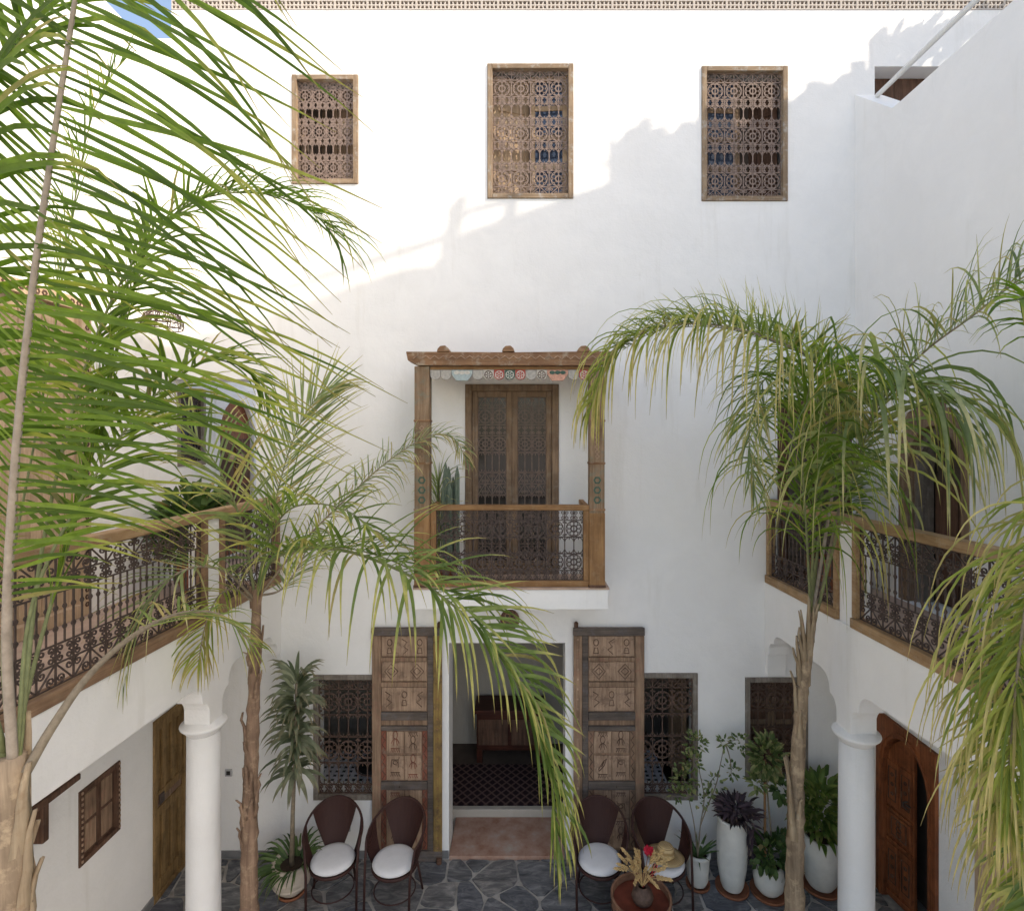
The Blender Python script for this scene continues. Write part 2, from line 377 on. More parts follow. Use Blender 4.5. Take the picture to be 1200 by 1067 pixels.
# ------------------------------------------------------------------ iron grilles
def spiral(cx, cz, r, turns, a0, d=1, n=13):
    return [(cx + r * (1 - .82 * k / (n - 1)) * math.cos(a0 + d * turns * 2 * math.pi * k / (n - 1)), cz + r * (1 - .82 * k / (n - 1)) * math.sin(a0 + d * turns * 2 * math.pi * k / (n - 1))) for k in range(n)]
def circ(cx, cz, r, n=10): return [(cx + r * math.cos(2 * math.pi * k / n), cz + r * math.sin(2 * math.pi * k / n)) for k in range(n)]
def grille(T, w, h, ncol, rows, r=0.006):
    """rows bottom to top: (kind, share)"""
    mb = MB(T); cw = w / ncol; tot = sum(x[1] for x in rows); z = 0.0
    bar = lambda pts, k=1.0: mb.strip2(pts, r * k, dep=r * .8)
    ring = lambda pts, k=.8: mb.strip2(pts, r * k, closed=True, dep=r * .7)
    for i in range(ncol + 1): bar([(i * cw, 0), (i * cw, h)])
    bar([(0, 0), (w, 0)])
    for kind, share in rows:
        rh = h * share / tot; z1 = z + rh
        bar([(0, z1), (w, z1)])
        for i in range(ncol):
            x0 = i * cw; cx = x0 + cw / 2; cz = z + rh / 2; q = min(cw, rh)
            if kind == 's':
                s = q * .24; f = 1 if i % 2 == 0 else -1
                for g in (-1, 1):
                    bar(spiral(cx - f * g * cw * .24, cz + g * rh * .23, s, 1.35, math.pi / 2 * (1 if g > 0 else -1) , f * g), .75)
                bar([(cx - f * cw * .42, z + rh * .06), (cx + f * cw * .42, z1 - rh * .06)] if cw > rh * .6 else [(cx, z), (cx, z1)], .75)
            elif kind == 'b':
                for g in (-1, 1):
                    c0 = z1 if g > 0 else z
                    bar([(cx + cw * .46 * math.cos(a), c0 - g * cw * .42 * (1 - math.sin(a)) - g * .004) for a in [math.pi * k / 6 for k in range(7)]], .8)
                bar([(cx, z), (cx, z + rh * .16)], .7); bar([(cx, z1), (cx, z1 - rh * .16)], .7)
            elif kind == 'm':
                bar([(cx, z), (cx, z1)], .8)
                for k in (.3, .7): ring(circ(x0, z + rh * k, r * 2.4, 6), 1.0); ring(circ(cx, z + rh * k, r * 2.0, 6), 1.0)
            elif kind == 'c':
                for g in (-1, 1):
                    for e in (-1, 1): bar(spiral(cx + g * cw * .24, cz + e * rh * .24, q * .22, 1.3, -e * math.pi / 2, g * e), .75)
            elif kind == 'r' and (i % 2 == 0) and i + 1 < ncol or (kind == 'r' and ncol == 1):
                cx = x0 + (cw if ncol > 1 else cw / 2); R_ = .47 * min(2 * cw if ncol > 1 else cw, rh)
                ring(circ(cx, cz, R_, 16)); ring(circ(cx, cz, R_ * .36, 8))
                for k in range(8):
                    a = k * math.pi / 4 + math.pi / 8
                    ring(circ(cx + R_ * .66 * math.cos(a), cz + R_ * .66 * math.sin(a), R_ * .27, 7))
                for e in (-1, 1):
                    for g in (-1, 1): bar(spiral(cx + e * cw * .86, cz + g * rh * .37, q * .12, 1.1, 0, e * g, 9), .7)
            elif kind == 'r':
                if ncol % 2 and i == ncol - 1:
                    for e in (-1, 1): bar(spiral(cx, cz + e * rh * .23, q * .22, 1.35, -e * math.pi / 2, e), .75)
        z = z1
    return mb
WROWS = [('s', .6), ('r', 1.25), ('c', .5), ('b', 1.15), ('c', .5), ('r', 1.25), ('c', .5), ('b', 1.15), ('c', .5), ('r', 1.25), ('s', .7)]

# ================================================================== GROUND
mb = MB(); mb.quad((-400, -400, -.02), (400, -400, -.02), (400, 400, -.02), (-400, 400, -.02))
ground = struct(mb.build('ground', 'bounce_ground'))  # its colour is kept light as a bounce surface
def clip(poly, nx, ny, c):
    out = []
    for k in range(len(poly)):
        a, b = poly[k], poly[(k + 1) % len(poly)]
        da, db = a[0] * nx + a[1] * ny - c, b[0] * nx + b[1] * ny - c
        if da <= 0: out.append(a)
        if da * db < 0:
            t = da / (da - db); out.append((a[0] + (b[0] - a[0]) * t, a[1] + (b[1] - a[1]) * t))
    return out
mb = MB(); mb.quad((-3.9, -3, -.012), (3.95, -3, -.012), (3.95, 6.5, -.012), (-3.9, 6.5, -.012))
floor = struct(mb.build('courtyard_floor', 'grout'))
pts = []
yy = 4.35
while yy < 6.45:
    xx = -3.9
    while xx < 3.95:
        pts.append((xx + rnd.uniform(-.2, .2), yy + rnd.uniform(-.17, .17))); xx += rnd.uniform(.24, .70)
    yy += .33
def in_room(x): return -3.7 <= x <= 3.72
for (x, y) in pts:
    poly = [(x - .6, y - .6), (x + .6, y - .6), (x + .6, y + .6), (x - .6, y + .6)]
    for (a, b) in pts:
        if (a, b) != (x, y) and abs(a - x) < 1.2 and abs(b - y) < 1.2:
            nx, ny = a - x, b - y; L = math.hypot(nx, ny); nx /= L; ny /= L
            poly = clip(poly, nx, ny, (nx * (a + x) + ny * (b + y)) / 2 - rnd.uniform(.008, .02))
            if len(poly) < 3: break
    for nx, ny, c in ((1, 0, 3.70), (-1, 0, 3.68), (0, 1, 6.17), (0, -1, -4.4)):
        if len(poly) >= 3: poly = clip(poly, nx, ny, c)
    if len(poly) < 3: continue
    # chamfer corners so that the stones look broken, not cut
    q = []
    for k in range(len(poly)):
        p0, p1, p2 = poly[k - 1], poly[k], poly[(k + 1) % len(poly)]
        for t_, o_ in ((.16, p0), (.16, p2)): q.append((p1[0] + (o_[0] - p1[0]) * t_ + rnd.uniform(-.006, .006), p1[1] + (o_[1] - p1[1]) * t_ + rnd.uniform(-.006, .006)))
    h = rnd.uniform(0, .007)
    MB().prism(q, -.03, h, 'z').build('flagstone', 'slate', floor)
# unseen rest of the courtyard, made pale to bounce light inward
MB().box(-3.6, 3.6, -3, 4.38, -.03, -.004).build('bounce_paving', 'bounce_tile', floor)

# ================================================================== BACK WALL
WIN = {'a': (342, 420, 88, 216), 'b': (571, 672, 75, 233), 'c': (822, 923, 78, 236)}
hole = lambda r: (wx(r[0]), wx(r[1]), wz(r[3]), wz(r[2]))
DOOR = (-.80, .50, -.02, 2.40)
BAL = (wx(545), wx(655), 3.16, wz(450))
GW = {'l': (wx(367), -1.55, wz(937), wz(790)), 'r': (1.20, wx(818), wz(937), wz(788)), 's': (wx(873), wx(947), wz(912), wz(793))}
PASS = (-3.95, wx(300), 3.10, wz(444))
GD = (wx(911), wx(998), 3.10, wz(468))
REC = (wx(1025), 4.78, 7.5, wz(78))
TOPZ = wz(12)
mb = MB(TM((0, D, 0), (1, 0, 0), (0, 1, 0)))
wall_holes(mb, -3.905, 6.4, -.02, TOPZ, [hole(WIN[k]) for k in WIN] + [DOOR, BAL, PASS, GD, REC] + list(GW.values()), .34)
tag(mb.build('courtyard_wall', 'plaster'), 'tall white plastered wall with three upper windows and balcony', 'wall')
backw = bpy.data.objects['courtyard_wall']
# skirting tiles along the foot of the wall
for a, b in ((-3.69, -.80), (.50, 3.73)):
    x = a
    while x < b - .05:
        x2 = min(x + .33, b); MB().box(x + .002, x2 - .002, D - .014, D + .0, 0, .085).build('skirting_tile', 'skirting_tile', backw, bev=.003); x = x2
# room behind (ground floor)
def room():
    t = thing('interior_room', 'dim room seen through the doorway and lower windows', 'room', (0, 7.4, 0))
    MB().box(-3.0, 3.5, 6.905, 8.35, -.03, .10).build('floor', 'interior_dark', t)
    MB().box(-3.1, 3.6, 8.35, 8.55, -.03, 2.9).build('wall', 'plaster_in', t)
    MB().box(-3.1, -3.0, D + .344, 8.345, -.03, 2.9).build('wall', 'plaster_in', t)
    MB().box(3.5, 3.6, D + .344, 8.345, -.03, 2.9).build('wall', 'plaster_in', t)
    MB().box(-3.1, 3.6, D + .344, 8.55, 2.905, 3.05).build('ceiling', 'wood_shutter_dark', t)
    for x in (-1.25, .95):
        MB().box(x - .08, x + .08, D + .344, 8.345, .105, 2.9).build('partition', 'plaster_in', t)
room()
# threshold
tag(MB().box(-.795, .495, D - .02, D + .62, -.02, .035).build('threshold_slab', 'threshold_stone', bev=.006), 'worn pink stone threshold slab in the doorway', 'threshold')
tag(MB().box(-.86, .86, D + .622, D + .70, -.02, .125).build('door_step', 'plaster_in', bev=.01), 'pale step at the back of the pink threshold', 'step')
tag(MB().box(-1.0, .80, 6.93, 7.80, .10, .112).build('rug', 'rug'), 'dark brown patterned rug on the floor inside the doorway', 'rug')
c = thing('wooden_chest', 'dark red wooden chest standing beyond the rug', 'chest', (-.15, 8.0, .1))
MB().box(-.62, .32, 7.84, 8.25, .28, .80).build('body', 'wood_chest', c, bev=.01)
MB().box(-.65, .35, 7.81, 8.28, .805, .86).build('lid', 'wood_chest', c, bev=.01)
for x in (-.62, .24): MB().box(x, x + .08, 7.85, 7.93, .10, .285).build('leg', 'wood_chest', c)
for x in (-.60, -.13): MB().box(x, x + .42, 7.825, 7.842, .36, .72).build('panel', 'wood_shutter_dark', c, bev=.01)

# lattice parapet on top
par = thing('pierced_parapet', 'row of pierced clay breeze blocks crowning the tall white wall', 'parapet', (0, D, TOPZ))
MB().box(-3.905, 6.4, D + .13, D + .20, TOPZ + .002, TOPZ + .22).build('backing', 'clay_raw', par)
bmesh_block = None
PW, PH = .1815, .108
def block_mb():
    m = MB(); t = .012
    m.box(0, PW, 0, .06, 0, t); m.box(0, PW, 0, .06, PH - t, PH); m.box(0, t * .9, 0, .06, t, PH - t); m.box(PW - t * .9, PW, 0, .06, t, PH - t)
    m.box(t * .9, PW - t * .9, .004, .056, PH / 2 - .007, PH / 2 + .007)
    for k, fx in enumerate((.27, .5, .73)):
        for g in (-1, 1):
            zc = PH / 2 + g * .006; ze = PH - t if g > 0 else t
            sl = (fx - .5) * .045
            m.prism([(fx * PW - .009, zc), (fx * PW + .009, zc), (fx * PW + .006 + sl, ze), (fx * PW - .006 + sl, ze)], .005, .055)
    return m
first = None; x = -3.90
while x < 6.3:
    for r_ in range(2):
        if first is None: o = block_mb().build('breeze_block', 'clay_block', par); first = o
        else:
            o = first.copy(); col.objects.link(o)
        o.matrix_parent_inverse = Matrix.Identity(4)
        o.location = (x, -.005, .003 + r_ * (PH + .002)); o.parent = par
    x += PW + .001

# ------------------------------------------------------------------ upper windows
def frame_parts(t, x0, x1, z0, z1, fw, y0, y1, m, mh=None, bev=.005, name='frame_member'):
    mh = mh or m
    MB().box(x0, x0 + fw, y0, y1, z0, z1).build(name, m, t, bev=bev); MB().box(x1 - fw, x1, y0, y1, z0, z1).build(name, m, t, bev=bev)
    MB().box(x0 + fw, x1 - fw, y0 + .001, y1, z0, z0 + fw).build(name, mh, t, bev=bev); MB().box(x0 + fw, x1 - fw, y0 + .001, y1, z1 - fw, z1).build(name, mh, t, bev=bev)
def leaf_door(t, T, w, h, nrow, wood_m, panel_m, name='shutter'):
    # casement leaf in local coords x 0..w, z 0..h: stiles, rails, panes
    st = .055
    m = MB(T); m.box(0, st, -.02, .02, 0, h); m.box(w - st, w, -.02, .02, 0, h)
    zz = [k * (h - st) / nrow for k in range(nrow + 1)]
    for z in zz: m.box(st, w - st, -.017, .017, z, z + st)
    s = m.build(name, wood_m, t, bev=.004)
    for k in range(nrow):
        pm = panel_m[k % len(panel_m)]
        MB(T).box(st - .005, w - st + .005, -.006, .006, zz[k] + st - .005, zz[k + 1] + .005).build('pane' if pm == 'glass_pane' else 'panel', pm, s)
def upper_window(key, label, lm, lp, rm, rp, la, ra, iron='iron_pale'):
    x0, x1, z0, z1 = hole(WIN[key])
    t = thing('grilled_window', label, 'window', ((x0 + x1) / 2, D, z0), 'tall grilled windows high on the wall')
    frame_parts(t, x0 + .003, x1 - .003, z0 + .003, z1 - .003, .054, D - .018, D + .06, 'wood_frame_pale', 'wood_frame_pale_h')
    a, b, c_, d = x0 + .058, x1 - .058, z0 + .058, z1 - .058
    grille(TM((a, D + .035, c_), (1, 0, 0), (0, 1, 0)), b - a, d - c_, 8, WROWS, .0050).build('grille', iron, t)
    hw = (b - a) / 2
    leaf_door(t, TM((a, D + .13, c_), (math.cos(la), math.sin(la), 0), (-math.sin(la), math.cos(la), 0)), hw - .002, d - c_, 4, lm, lp)
    leaf_door(t, TM((b, D + .13, c_), (-math.cos(ra), math.sin(ra), 0), (math.sin(ra), math.cos(ra), 0)), hw - .002, d - c_, 4, rm, rp)
    MB().box(x0 - .1, x1 + .1, D + .345, D + 1.1, z0 - .12, z1 + .1).build('dark_fill', 'interior_dark', t)  # solid block, its dark colour replaces the room's shade
upper_window('a', 'pale framed window with iron grille, smallest of the three upper windows', 'wood_leaf', ['interior_dark'], 'wood_leaf', ['wood_tan', 'wood_leaf'], .9, .35)
upper_window('b', 'upper window with iron grille above the wooden balcony', 'wood_tan', ['wood_tan'], 'wood_tan', ['glass_pane'], .25, .06)
upper_window('c', 'upper window with iron grille and a dark shutter ajar, crossed by shadow', 'wood_leaf', ['glass_pane'], 'wood_shutter_dark', ['wood_shutter_dark'], .05, .75)

# small terrace opening, top right
t = thing('terrace_opening', 'dark timber filled opening under the parapet beside the roof pipe', 'opening', (4.3, D, 7.5))
for k in range(9):
    a = REC[0] + .01 + k * .088
    MB().box(a, min(a + .086, REC[1] - .005), D + .205, D + .235, REC[2] + .003, REC[3] - .003).build('plank', 'wood_shutter_dark', t, bev=.003)

# ------------------------------------------------------------------ ground-floor windows
def low_window(key, label, name_grp='ground floor windows', leafside=0):
    x0, x1, z0, z1 = GW[key]
    t = thing('grilled_window', label, 'window', ((x0 + x1) / 2, D, z0), name_grp)
    frame_parts(t, x0 + .003, x1 - .003, z0 + .003, z1 - .003, .055, D - .012, D + .06, 'wood_grey')
    a, b, c_, d = x0 + .06, x1 - .06, z0 + .06, z1 - .06
    n = max(4, 2 * round((b - a) / .22))
    grille(TM((a, D + .03, c_), (1, 0, 0), (0, 1, 0)), b - a, d - c_, n, [('c', .5), ('b', 1.3), ('r', 1.5), ('b', 1.3), ('r', 1.5), ('s', .6)], .006).build('grille', 'iron_rust', t)
    if leafside:
        hw = (b - a) * .46
        if leafside > 0: leaf_door(t, TM((b, D + .28, c_), (-.35, .93, 0), (.93, .35, 0)), hw, d - c_, 4, 'wood_leaf', ['wood_leaf'])
        if leafside == 2: leaf_door(t, TM((a, D + .15, c_), (1, .05, 0), (-.05, 1, 0)), hw, d - c_, 4, 'wood_shutter_dark', ['wood_shutter_dark', 'glass_pane'])
        if leafside == 3:
            for k in range(2): leaf_door(t, TM((a + k * (b - a) / 2, D + .15, c_), (1, .0, 0), (0, 1, 0)), (b - a) / 2 - .003, d - c_, 4, 'wood_leaf', ['wood_shutter_dark', 'wood_shutter_dark'])
low_window('l', 'dark grilled window beside the striped dracaena')
low_window('r', 'dark grilled window between the carved door leaf and the flowering shrub', leafside=1)
low_window('s', 'shuttered grilled window behind the staked ficus', leafside=3)
def tiled_bench(x0, x1, label):
    t = thing('tiled_bench', label, 'bench', ((x0 + x1) / 2, 6.9, .1), 'tiled benches inside the windows')
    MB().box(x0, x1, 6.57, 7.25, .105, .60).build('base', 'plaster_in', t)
    s = .085; k = 0; y = 6.58
    while y < 7.2:
        x = x0 + .005
        while x < x1 - s:
            o = MB().box(x, x + s - .003, y, y + s - .003, .601, .612).build('tile', 'tile_white', t)
            mm = MB(TM((0, 0, 0), (1, 0, 0), (0, 1, 0)))
            cx, cy = x + s / 2, y + s / 2; ring = []
            for a in range(8): ring.append((cx + (s * .34 if a % 2 else s * .2) * math.cos(a * math.pi / 4), cy + (s * .34 if a % 2 else s * .2) * math.sin(a * math.pi / 4)))
            mm.prism(ring, .6122, .6135, 'z').build('tile_motif', 'tile_black', o)
            x += s
        y += s
tiled_bench(-2.55, -1.36, 'bench with black and white tiles inside the window by the dracaena')
tiled_bench(1.06, 1.75, 'bench with black and white tiles inside the window by the carved leaf')
t = thing('metal_platter', 'round black embossed platter on the tiled bench', 'platter', (-1.78, 6.8, .61))
MB().lathe([(.12, .0), (.20, .035), (.205, .05), (.12, .075), (.03, .10), (.02, .12)], (-1.80, 6.85, .614), 24).build('dome', 'dark_metal', t, smooth=True)
MB().lathe([(.215, .03), (.235, .036), (.235, .046), (.215, .046)], (-1.80, 6.85, .614), 24, False).build('rim', 'iron_pale', t)
def outlet(x, z, label):
    t = thing('wall_outlet', label, 'outlet', (x, D, z))
    MB().box(x - .04, x + .04, D - .012, D + .005, z - .04, z + .04).build('plate', 'plastic_plate', t, bev=.004)
    MB().box(x - .022, x + .022, D - .018, D - .011, z - .022, z + .022).build('socket', 'dark_metal', t, bev=.004)
outlet(-3.26, .955, 'small grey wall outlet behind the palm trunk')
outlet(-1.94, .34, 'small wall outlet behind the brown chair by the dracaena')

# round ornament under the balcony
t = thing('round_plaque', 'round dark carved plaque on the wall under the balcony', 'plaque', (-.12, D, 2.55))
Tq = TM((-.12, D - .02, wz(725)), (1, 0, 0), (0, 1, 0))
m = MB(Tq); m.strip2(circ(0, 0, .095, 20), .014, True, .02); m.build('rim', 'wood_shutter_dark', t)
m = MB(Tq)
for k in range(6): m.strip2(circ(.052 * math.cos(k * 1.047), .052 * math.sin(k * 1.047), .026, 8), .006, True, .01)
m.strip2(circ(0, 0, .022, 8), .008, True, .012); m.build('rosette', 'wood_carved', t)
m = MB(Tq); m.prism(circ(0, 0, .09, 20), .004, .02); m.build('back', 'interior_dark', t)

# ------------------------------------------------------------------ carved door leaves
def carved_leaf(x0, x1, label, mirror):
    z0, z1 = .03, wz(735, D - .05)
    yb, yf = D - .008, D - .06
    t = thing('carved_door_leaf', label, 'door', ((x0 + x1) / 2, D - .03, 0), 'carved door leaves folded back against the wall')
    W = x1 - x0; H = z1 - z0
    X = (lambda u: x0 + u * W) if not mirror else (lambda u: x1 - u * W)
    Z = lambda v: z0 + v * H
    def bx(u0, u1, v0, v1, ya, yb_): 
        a, b = sorted((X(u0), X(u1))); return MB().box(a, b, ya, yb_, Z(v0), Z(v1))
    bx(.01, .99, .003, .997, D - .035, yb).build('board', 'wood_carved', t)
    bx(0, .13, 0, .965, yf, D - .036).build('stile', 'wood_carved', t, bev=.006); bx(.79, .875, .005, .965, yf + .01, D - .036).build('stile', 'wood_carved_dark', t, bev=.006)
    bx(.877, 1.0, 0, .965, yf - .004, D - .036).build('stile', 'wood_stain_ochre' if not mirror else 'wood_carved', t, bev=.006)
    bx(-.005, 1.005, .966, 1.0, yf - .012, D - .036).build('top_rail', 'wood_carved_dark', t, bev=.008)
    bx(.0, 1.0, -.01, .035, yf - .006, D - .036).build('bottom_rail', 'wood_carved_dark', t, bev=.006)
    for v0, v1, mm in ((.60, .635, 'wood_carved_dark'), (.555, .575, 'wood_carved_dark'), (.30, .335, 'wood_carved_dark'), (.745, .765, 'wood_carved'), (.855, .872, 'wood_carved')):
        bx(.131, .789, v0, v1, yf - .004, D - .036).build('rail', mm, t, bev=.005)
    for u in (.15,): bx(.132, .20, .34, .553, yf + .008, D - .036).build('border_strip', 'wood_carving_red' if not mirror else 'wood_carved', t, bev=.004); bx(.132, .20, .04, .298, yf + .008, D - .036).build('border_strip', 'wood_carving_red' if not mirror else 'wood_carved', t, bev=.004)
    for v0, v1 in ((.34, .553), (.04, .298)): bx(.72, .788, v0, v1, yf + .008, D - .036).build('border_strip', 'wood_carving_red' if not mirror else 'wood_carved', t, bev=.004)
    # nail dots along the dark stile and zigzags along the strips
    def lines(par, pls, m='wood_carving_line', r=.0042, y=None):
        k = MB(TM((0, (y or yf) , 0), (1, 0, 0), (0, 1, 0)))
        for pl, cl in pls: k.strip2([(X(u), Z(v)) for u, v in pl], r, cl, .004)
        k.build('carving', m, par)['kind'] = 'stuff'
    ar = W / H
    def ell(u, v, ru, rv, n=12, a0=0, a1=2 * math.pi): return [(u + ru * math.cos(a0 + (a1 - a0) * k / n), v + rv * math.sin(a0 + (a1 - a0) * k / n)) for k in range(n + (0 if a1 - a0 > 6.2 else 1))]
    def panel(u0, u1, v0, v1, motifs, red=False):
        p = bx(u0, u1, v0, v1, yf + .014, D - .036).build('panel', 'wood_carved_panel', t, bev=.004)
        lines(p, motifs, 'wood_carving_red' if red else 'wood_carving_line', .0036, yf + .0135)
    def eight(u, v): return [(ell(u, v + .017, .035, .014), True), ([(u - .035, v - .03), (u - .02, v - .006), (u + .02, v - .006), (u + .035, v - .03), (u - .035, v - .03)], False)]
    def zig(u, v, f=1): return [([(u - .045 * f, v + .032), (u + .03 * f, v + .018), (u - .02 * f, v), (u + .045 * f, v - .014), (u - .03 * f, v - .034)], False)]
    def dia(u, v): return [([(u - .09, v), (u, v + .032), (u + .10, v), (u, v - .034)], True), ([(u - .05, v), (u, v + .016), (u + .055, v), (u, v - .016)], True)]
    def teeth(u, v, w_=.13): return [([(u - w_ / 2 + w_ * k / 8, v + (.009 if k % 2 else -.004)) for k in range(9)], False), ([(u - w_ / 2, v + .012), (u + w_ / 2, v + .012)], False)]
    def bust(u, v): return [(ell(u, v + .022, .032, .017), True), (ell(u, v - .022, .055, .028, 8, .3, math.pi - .3), False), ([(u - .03, v - .022), (u - .012, v + .004)], False), ([(u + .03, v - .022), (u + .012, v + .004)], False)]
    def bird(u, v): return [([(u - .055, v + .024), (u - .01, v + .012), (u + .06, v - .022), (u + .05, v - .03), (u - .02, v - .006), (u - .055, v + .024)], False), ([(u - .02, v + .01), (u + .02, v - .012)], False)]
    def animal(u, v): return [([(u - .06, v - .02), (u - .05, v + .012), (u + .045, v + .012), (u + .06, v + .024)], False), ([(u + .04, v + .01), (u + .045, v - .02)], False), (ell(u, v, .03, .008), True)]
    panel(.14, .78, .876, .962, eight(.25, .918) + zig(.47, .918) + eight(.68, .918))
    panel(.14, .78, .769, .851, dia(.27, .81) + dia(.64, .81))
    panel(.14, .78, .639, .741, zig(.23, .69) + eight(.46, .692) + zig(.68, .69, -1))
    red = not mirror
    panel(.21, .455, .455, .55, bust(.33, .512) + teeth(.33, .464), red); panel(.465, .71, .455, .55, bust(.585, .492) + teeth(.585, .533), False)
    panel(.21, .455, .34, .445, animal(.33, .415) + teeth(.33, .36), False); panel(.465, .71, .34, .445, (bird(.585, .408) if mirror else bust(.585, .41)) + teeth(.585, .352), red)
    panel(.21, .455, .175, .295, teeth(.33, .272) + animal(.33, .225), red); panel(.465, .71, .175, .295, bird(.585, .25) + teeth(.585, .19), False)
    panel(.21, .455, .045, .165, teeth(.33, .15) + bust(.33, .10), False); panel(.465, .71, .045, .165, teeth(.585, .145) + animal(.585, .09), red)
    for (ua, va, vb) in ((.166, .345, .55), (.754, .345, .55), (.166, .045, .295), (.754, .045, .295)):
        n_ = int((vb - va) / .018)
        k = MB(TM((0, yf + .0075, 0), (1, 0, 0), (0, 1, 0))); k.strip2([(X(ua + (.022 if j % 2 else -.022)), Z(va + (vb - va) * j / n_)) for j in range(n_ + 1)], .004, False, .004)
        k.build('carving', 'wood_carving_line', t)
    m = MB()
    for k in range(22): 
        v = .05 + .9 * k / 21; u = .938
        m.box(*sorted((X(u - .014), X(u + .014))), yf - .009, yf - .003, Z(v) - .012, Z(v) + .012)
    o = m.build('studs', 'wood_balcony' if not mirror else 'wood_carved_panel', t, bev=.003); o['kind'] = 'stuff'
    m = MB(); xp = X(1.0) if mirror else X(1.0)
    m.lathe([(.012, 0), (.024, .01), (.024, .05), (.012, .065)], (X(1.0) - (.03 if not mirror else -.03), yf + .01, Z(1.0)), 10); m.build('pivot', 'wood_shutter_dark', t); m = MB(); m.lathe([(.03, 0), (.03, .055)], (X(1.0) - (.03 if not mirror else -.03), yf - .02, 0.0), 12)
    m.build('pivot', 'wood_shutter_dark', t)
    m = MB(); m.tube([(X(.40), yf - .015, Z(.32)), (X(.40), yf - .03, Z(.315))], .006, 6); m.strip2([], .01) if False else None
    m.build('bolt', 'iron', t)
carved_leaf(wx(436, D - .05), wx(518, D - .05), 'carved wooden door leaf with red and yellow paint beside the dark window by the dracaena', False)
carved_leaf(wx(672, D - .05), wx(755, D - .05), 'carved pale wooden door leaf without paint, behind the chair beside the doorway', True)

# ================================================================== BALCONY
bal = thing('balcony', 'carved wooden balcony with iron railing on a white slab above the doorway', 'balcony', (-.1, 5.9, 2.95))
YB = 5.68
Bx0, Bx1 = wx(487, YB), wx(707, YB)
MB().box(wx(499, YB - .06) - .12, wx(713, YB - .06), YB - .06, D + .02, wz(714, YB - .06), 3.15).build('slab', 'plaster', bal, bev=.006)
MB().box(wx(499, YB - .06) - .13, wx(713, YB - .06) + .01, YB - .07, D - .003, 3.152, 3.172).build('slab_cap', 'gallery_tile', bal, bev=.004)
zt = wz(430, YB)
for px in (487, 690):
    a = wx(px, YB); b = a + 17.5 * YB / FP; py0 = YB - .07; py1 = YB + .08
    p = MB().box(a, b, py0, py1, 3.173, zt).build('post', 'wood_post_painted', bal, bev=.008)
    for z in (3.95, 4.42, 4.85): MB().box(a - .006, b + .006, py0 - .006, py1 + .006, z, z + .022).build('moulding', 'wood_beam', p, bev=.004)
    MB().box(a - .003, b + .003, py0 - .003, py1 + .003, 3.18, 3.93).build('casing', 'wood_balcony', p, bev=.006)
    MB().box(a - .01, b + .01, py0 - .012, py1, 3.174, 3.20).build('foot', 'wood_shutter_dark', p, bev=.006)
    m = MB(TM(((a + b) / 2, py0 - .004, 4.12), (1, 0, 0), (0, 1, 0)))
    for k in range(3): m.strip2(circ(0, k * .10 - .06, .032, 6), .008, True, .004)
    m.build('painted_motif', 'bead_paint_green', p)
    for k in range(7):
        MB(TM(((a + b) / 2, py0 - .004, 4.50 + k * .048), (1, 0, 0), (0, 1, 0))).strip2(circ(0, 0, .022, 4), .006, True, .004).build('carved_lozenge', 'wood_carved_panel', p)
bm = MB(); zb = wz(413, YB)
bm.prism([(wx(478, YB), zb - .005), (wx(480, YB), zt + .055), (wx(492, YB), zt + .005), (wx(702, YB), zt + .003), (wx(714, YB), zt + .06), (wx(716, YB), zb), (wx(600, YB), zb - .012)], YB - .10, YB + .10)
beam = bm.build('beam', 'wood_beam', bal, bev=.006)
m = MB(TM((0, YB - .104, 0), (1, 0, 0), (0, 1, 0))); nn = 44
m.strip2([(wx(486, YB) + k * (wx(708, YB) - wx(486, YB)) / nn, zt + .085 + (.016 if k % 2 else -.016)) for k in range(nn + 1)], .005, False, .004)
m.build('carving', 'wood_carved_panel', beam)
for px in (521, 596, 683): 
    a = wx(px, YB); MB().prism([(a - .065, zb - .006), (a + .065, zb - .006), (a + .05, zb + .03), (a + .02, zb + .055), (a - .03, zb + .05), (a - .055, zb + .025)], YB - .11, D + .0).build('rafter', 'wood_beam', bal, bev=.006)
MB().box(Bx0 + .02, Bx1 - .02, YB + .105, D, zb - .03, zb - .008).build('roof_board', 'wood_shutter_dark', bal)
for px in (487, 690):
    a = wx(px, YB); MB().box(a + .03, a + .13, YB + .105, D, zt + .01, zb - .032).build('side_beam', 'wood_beam', bal, bev=.006)
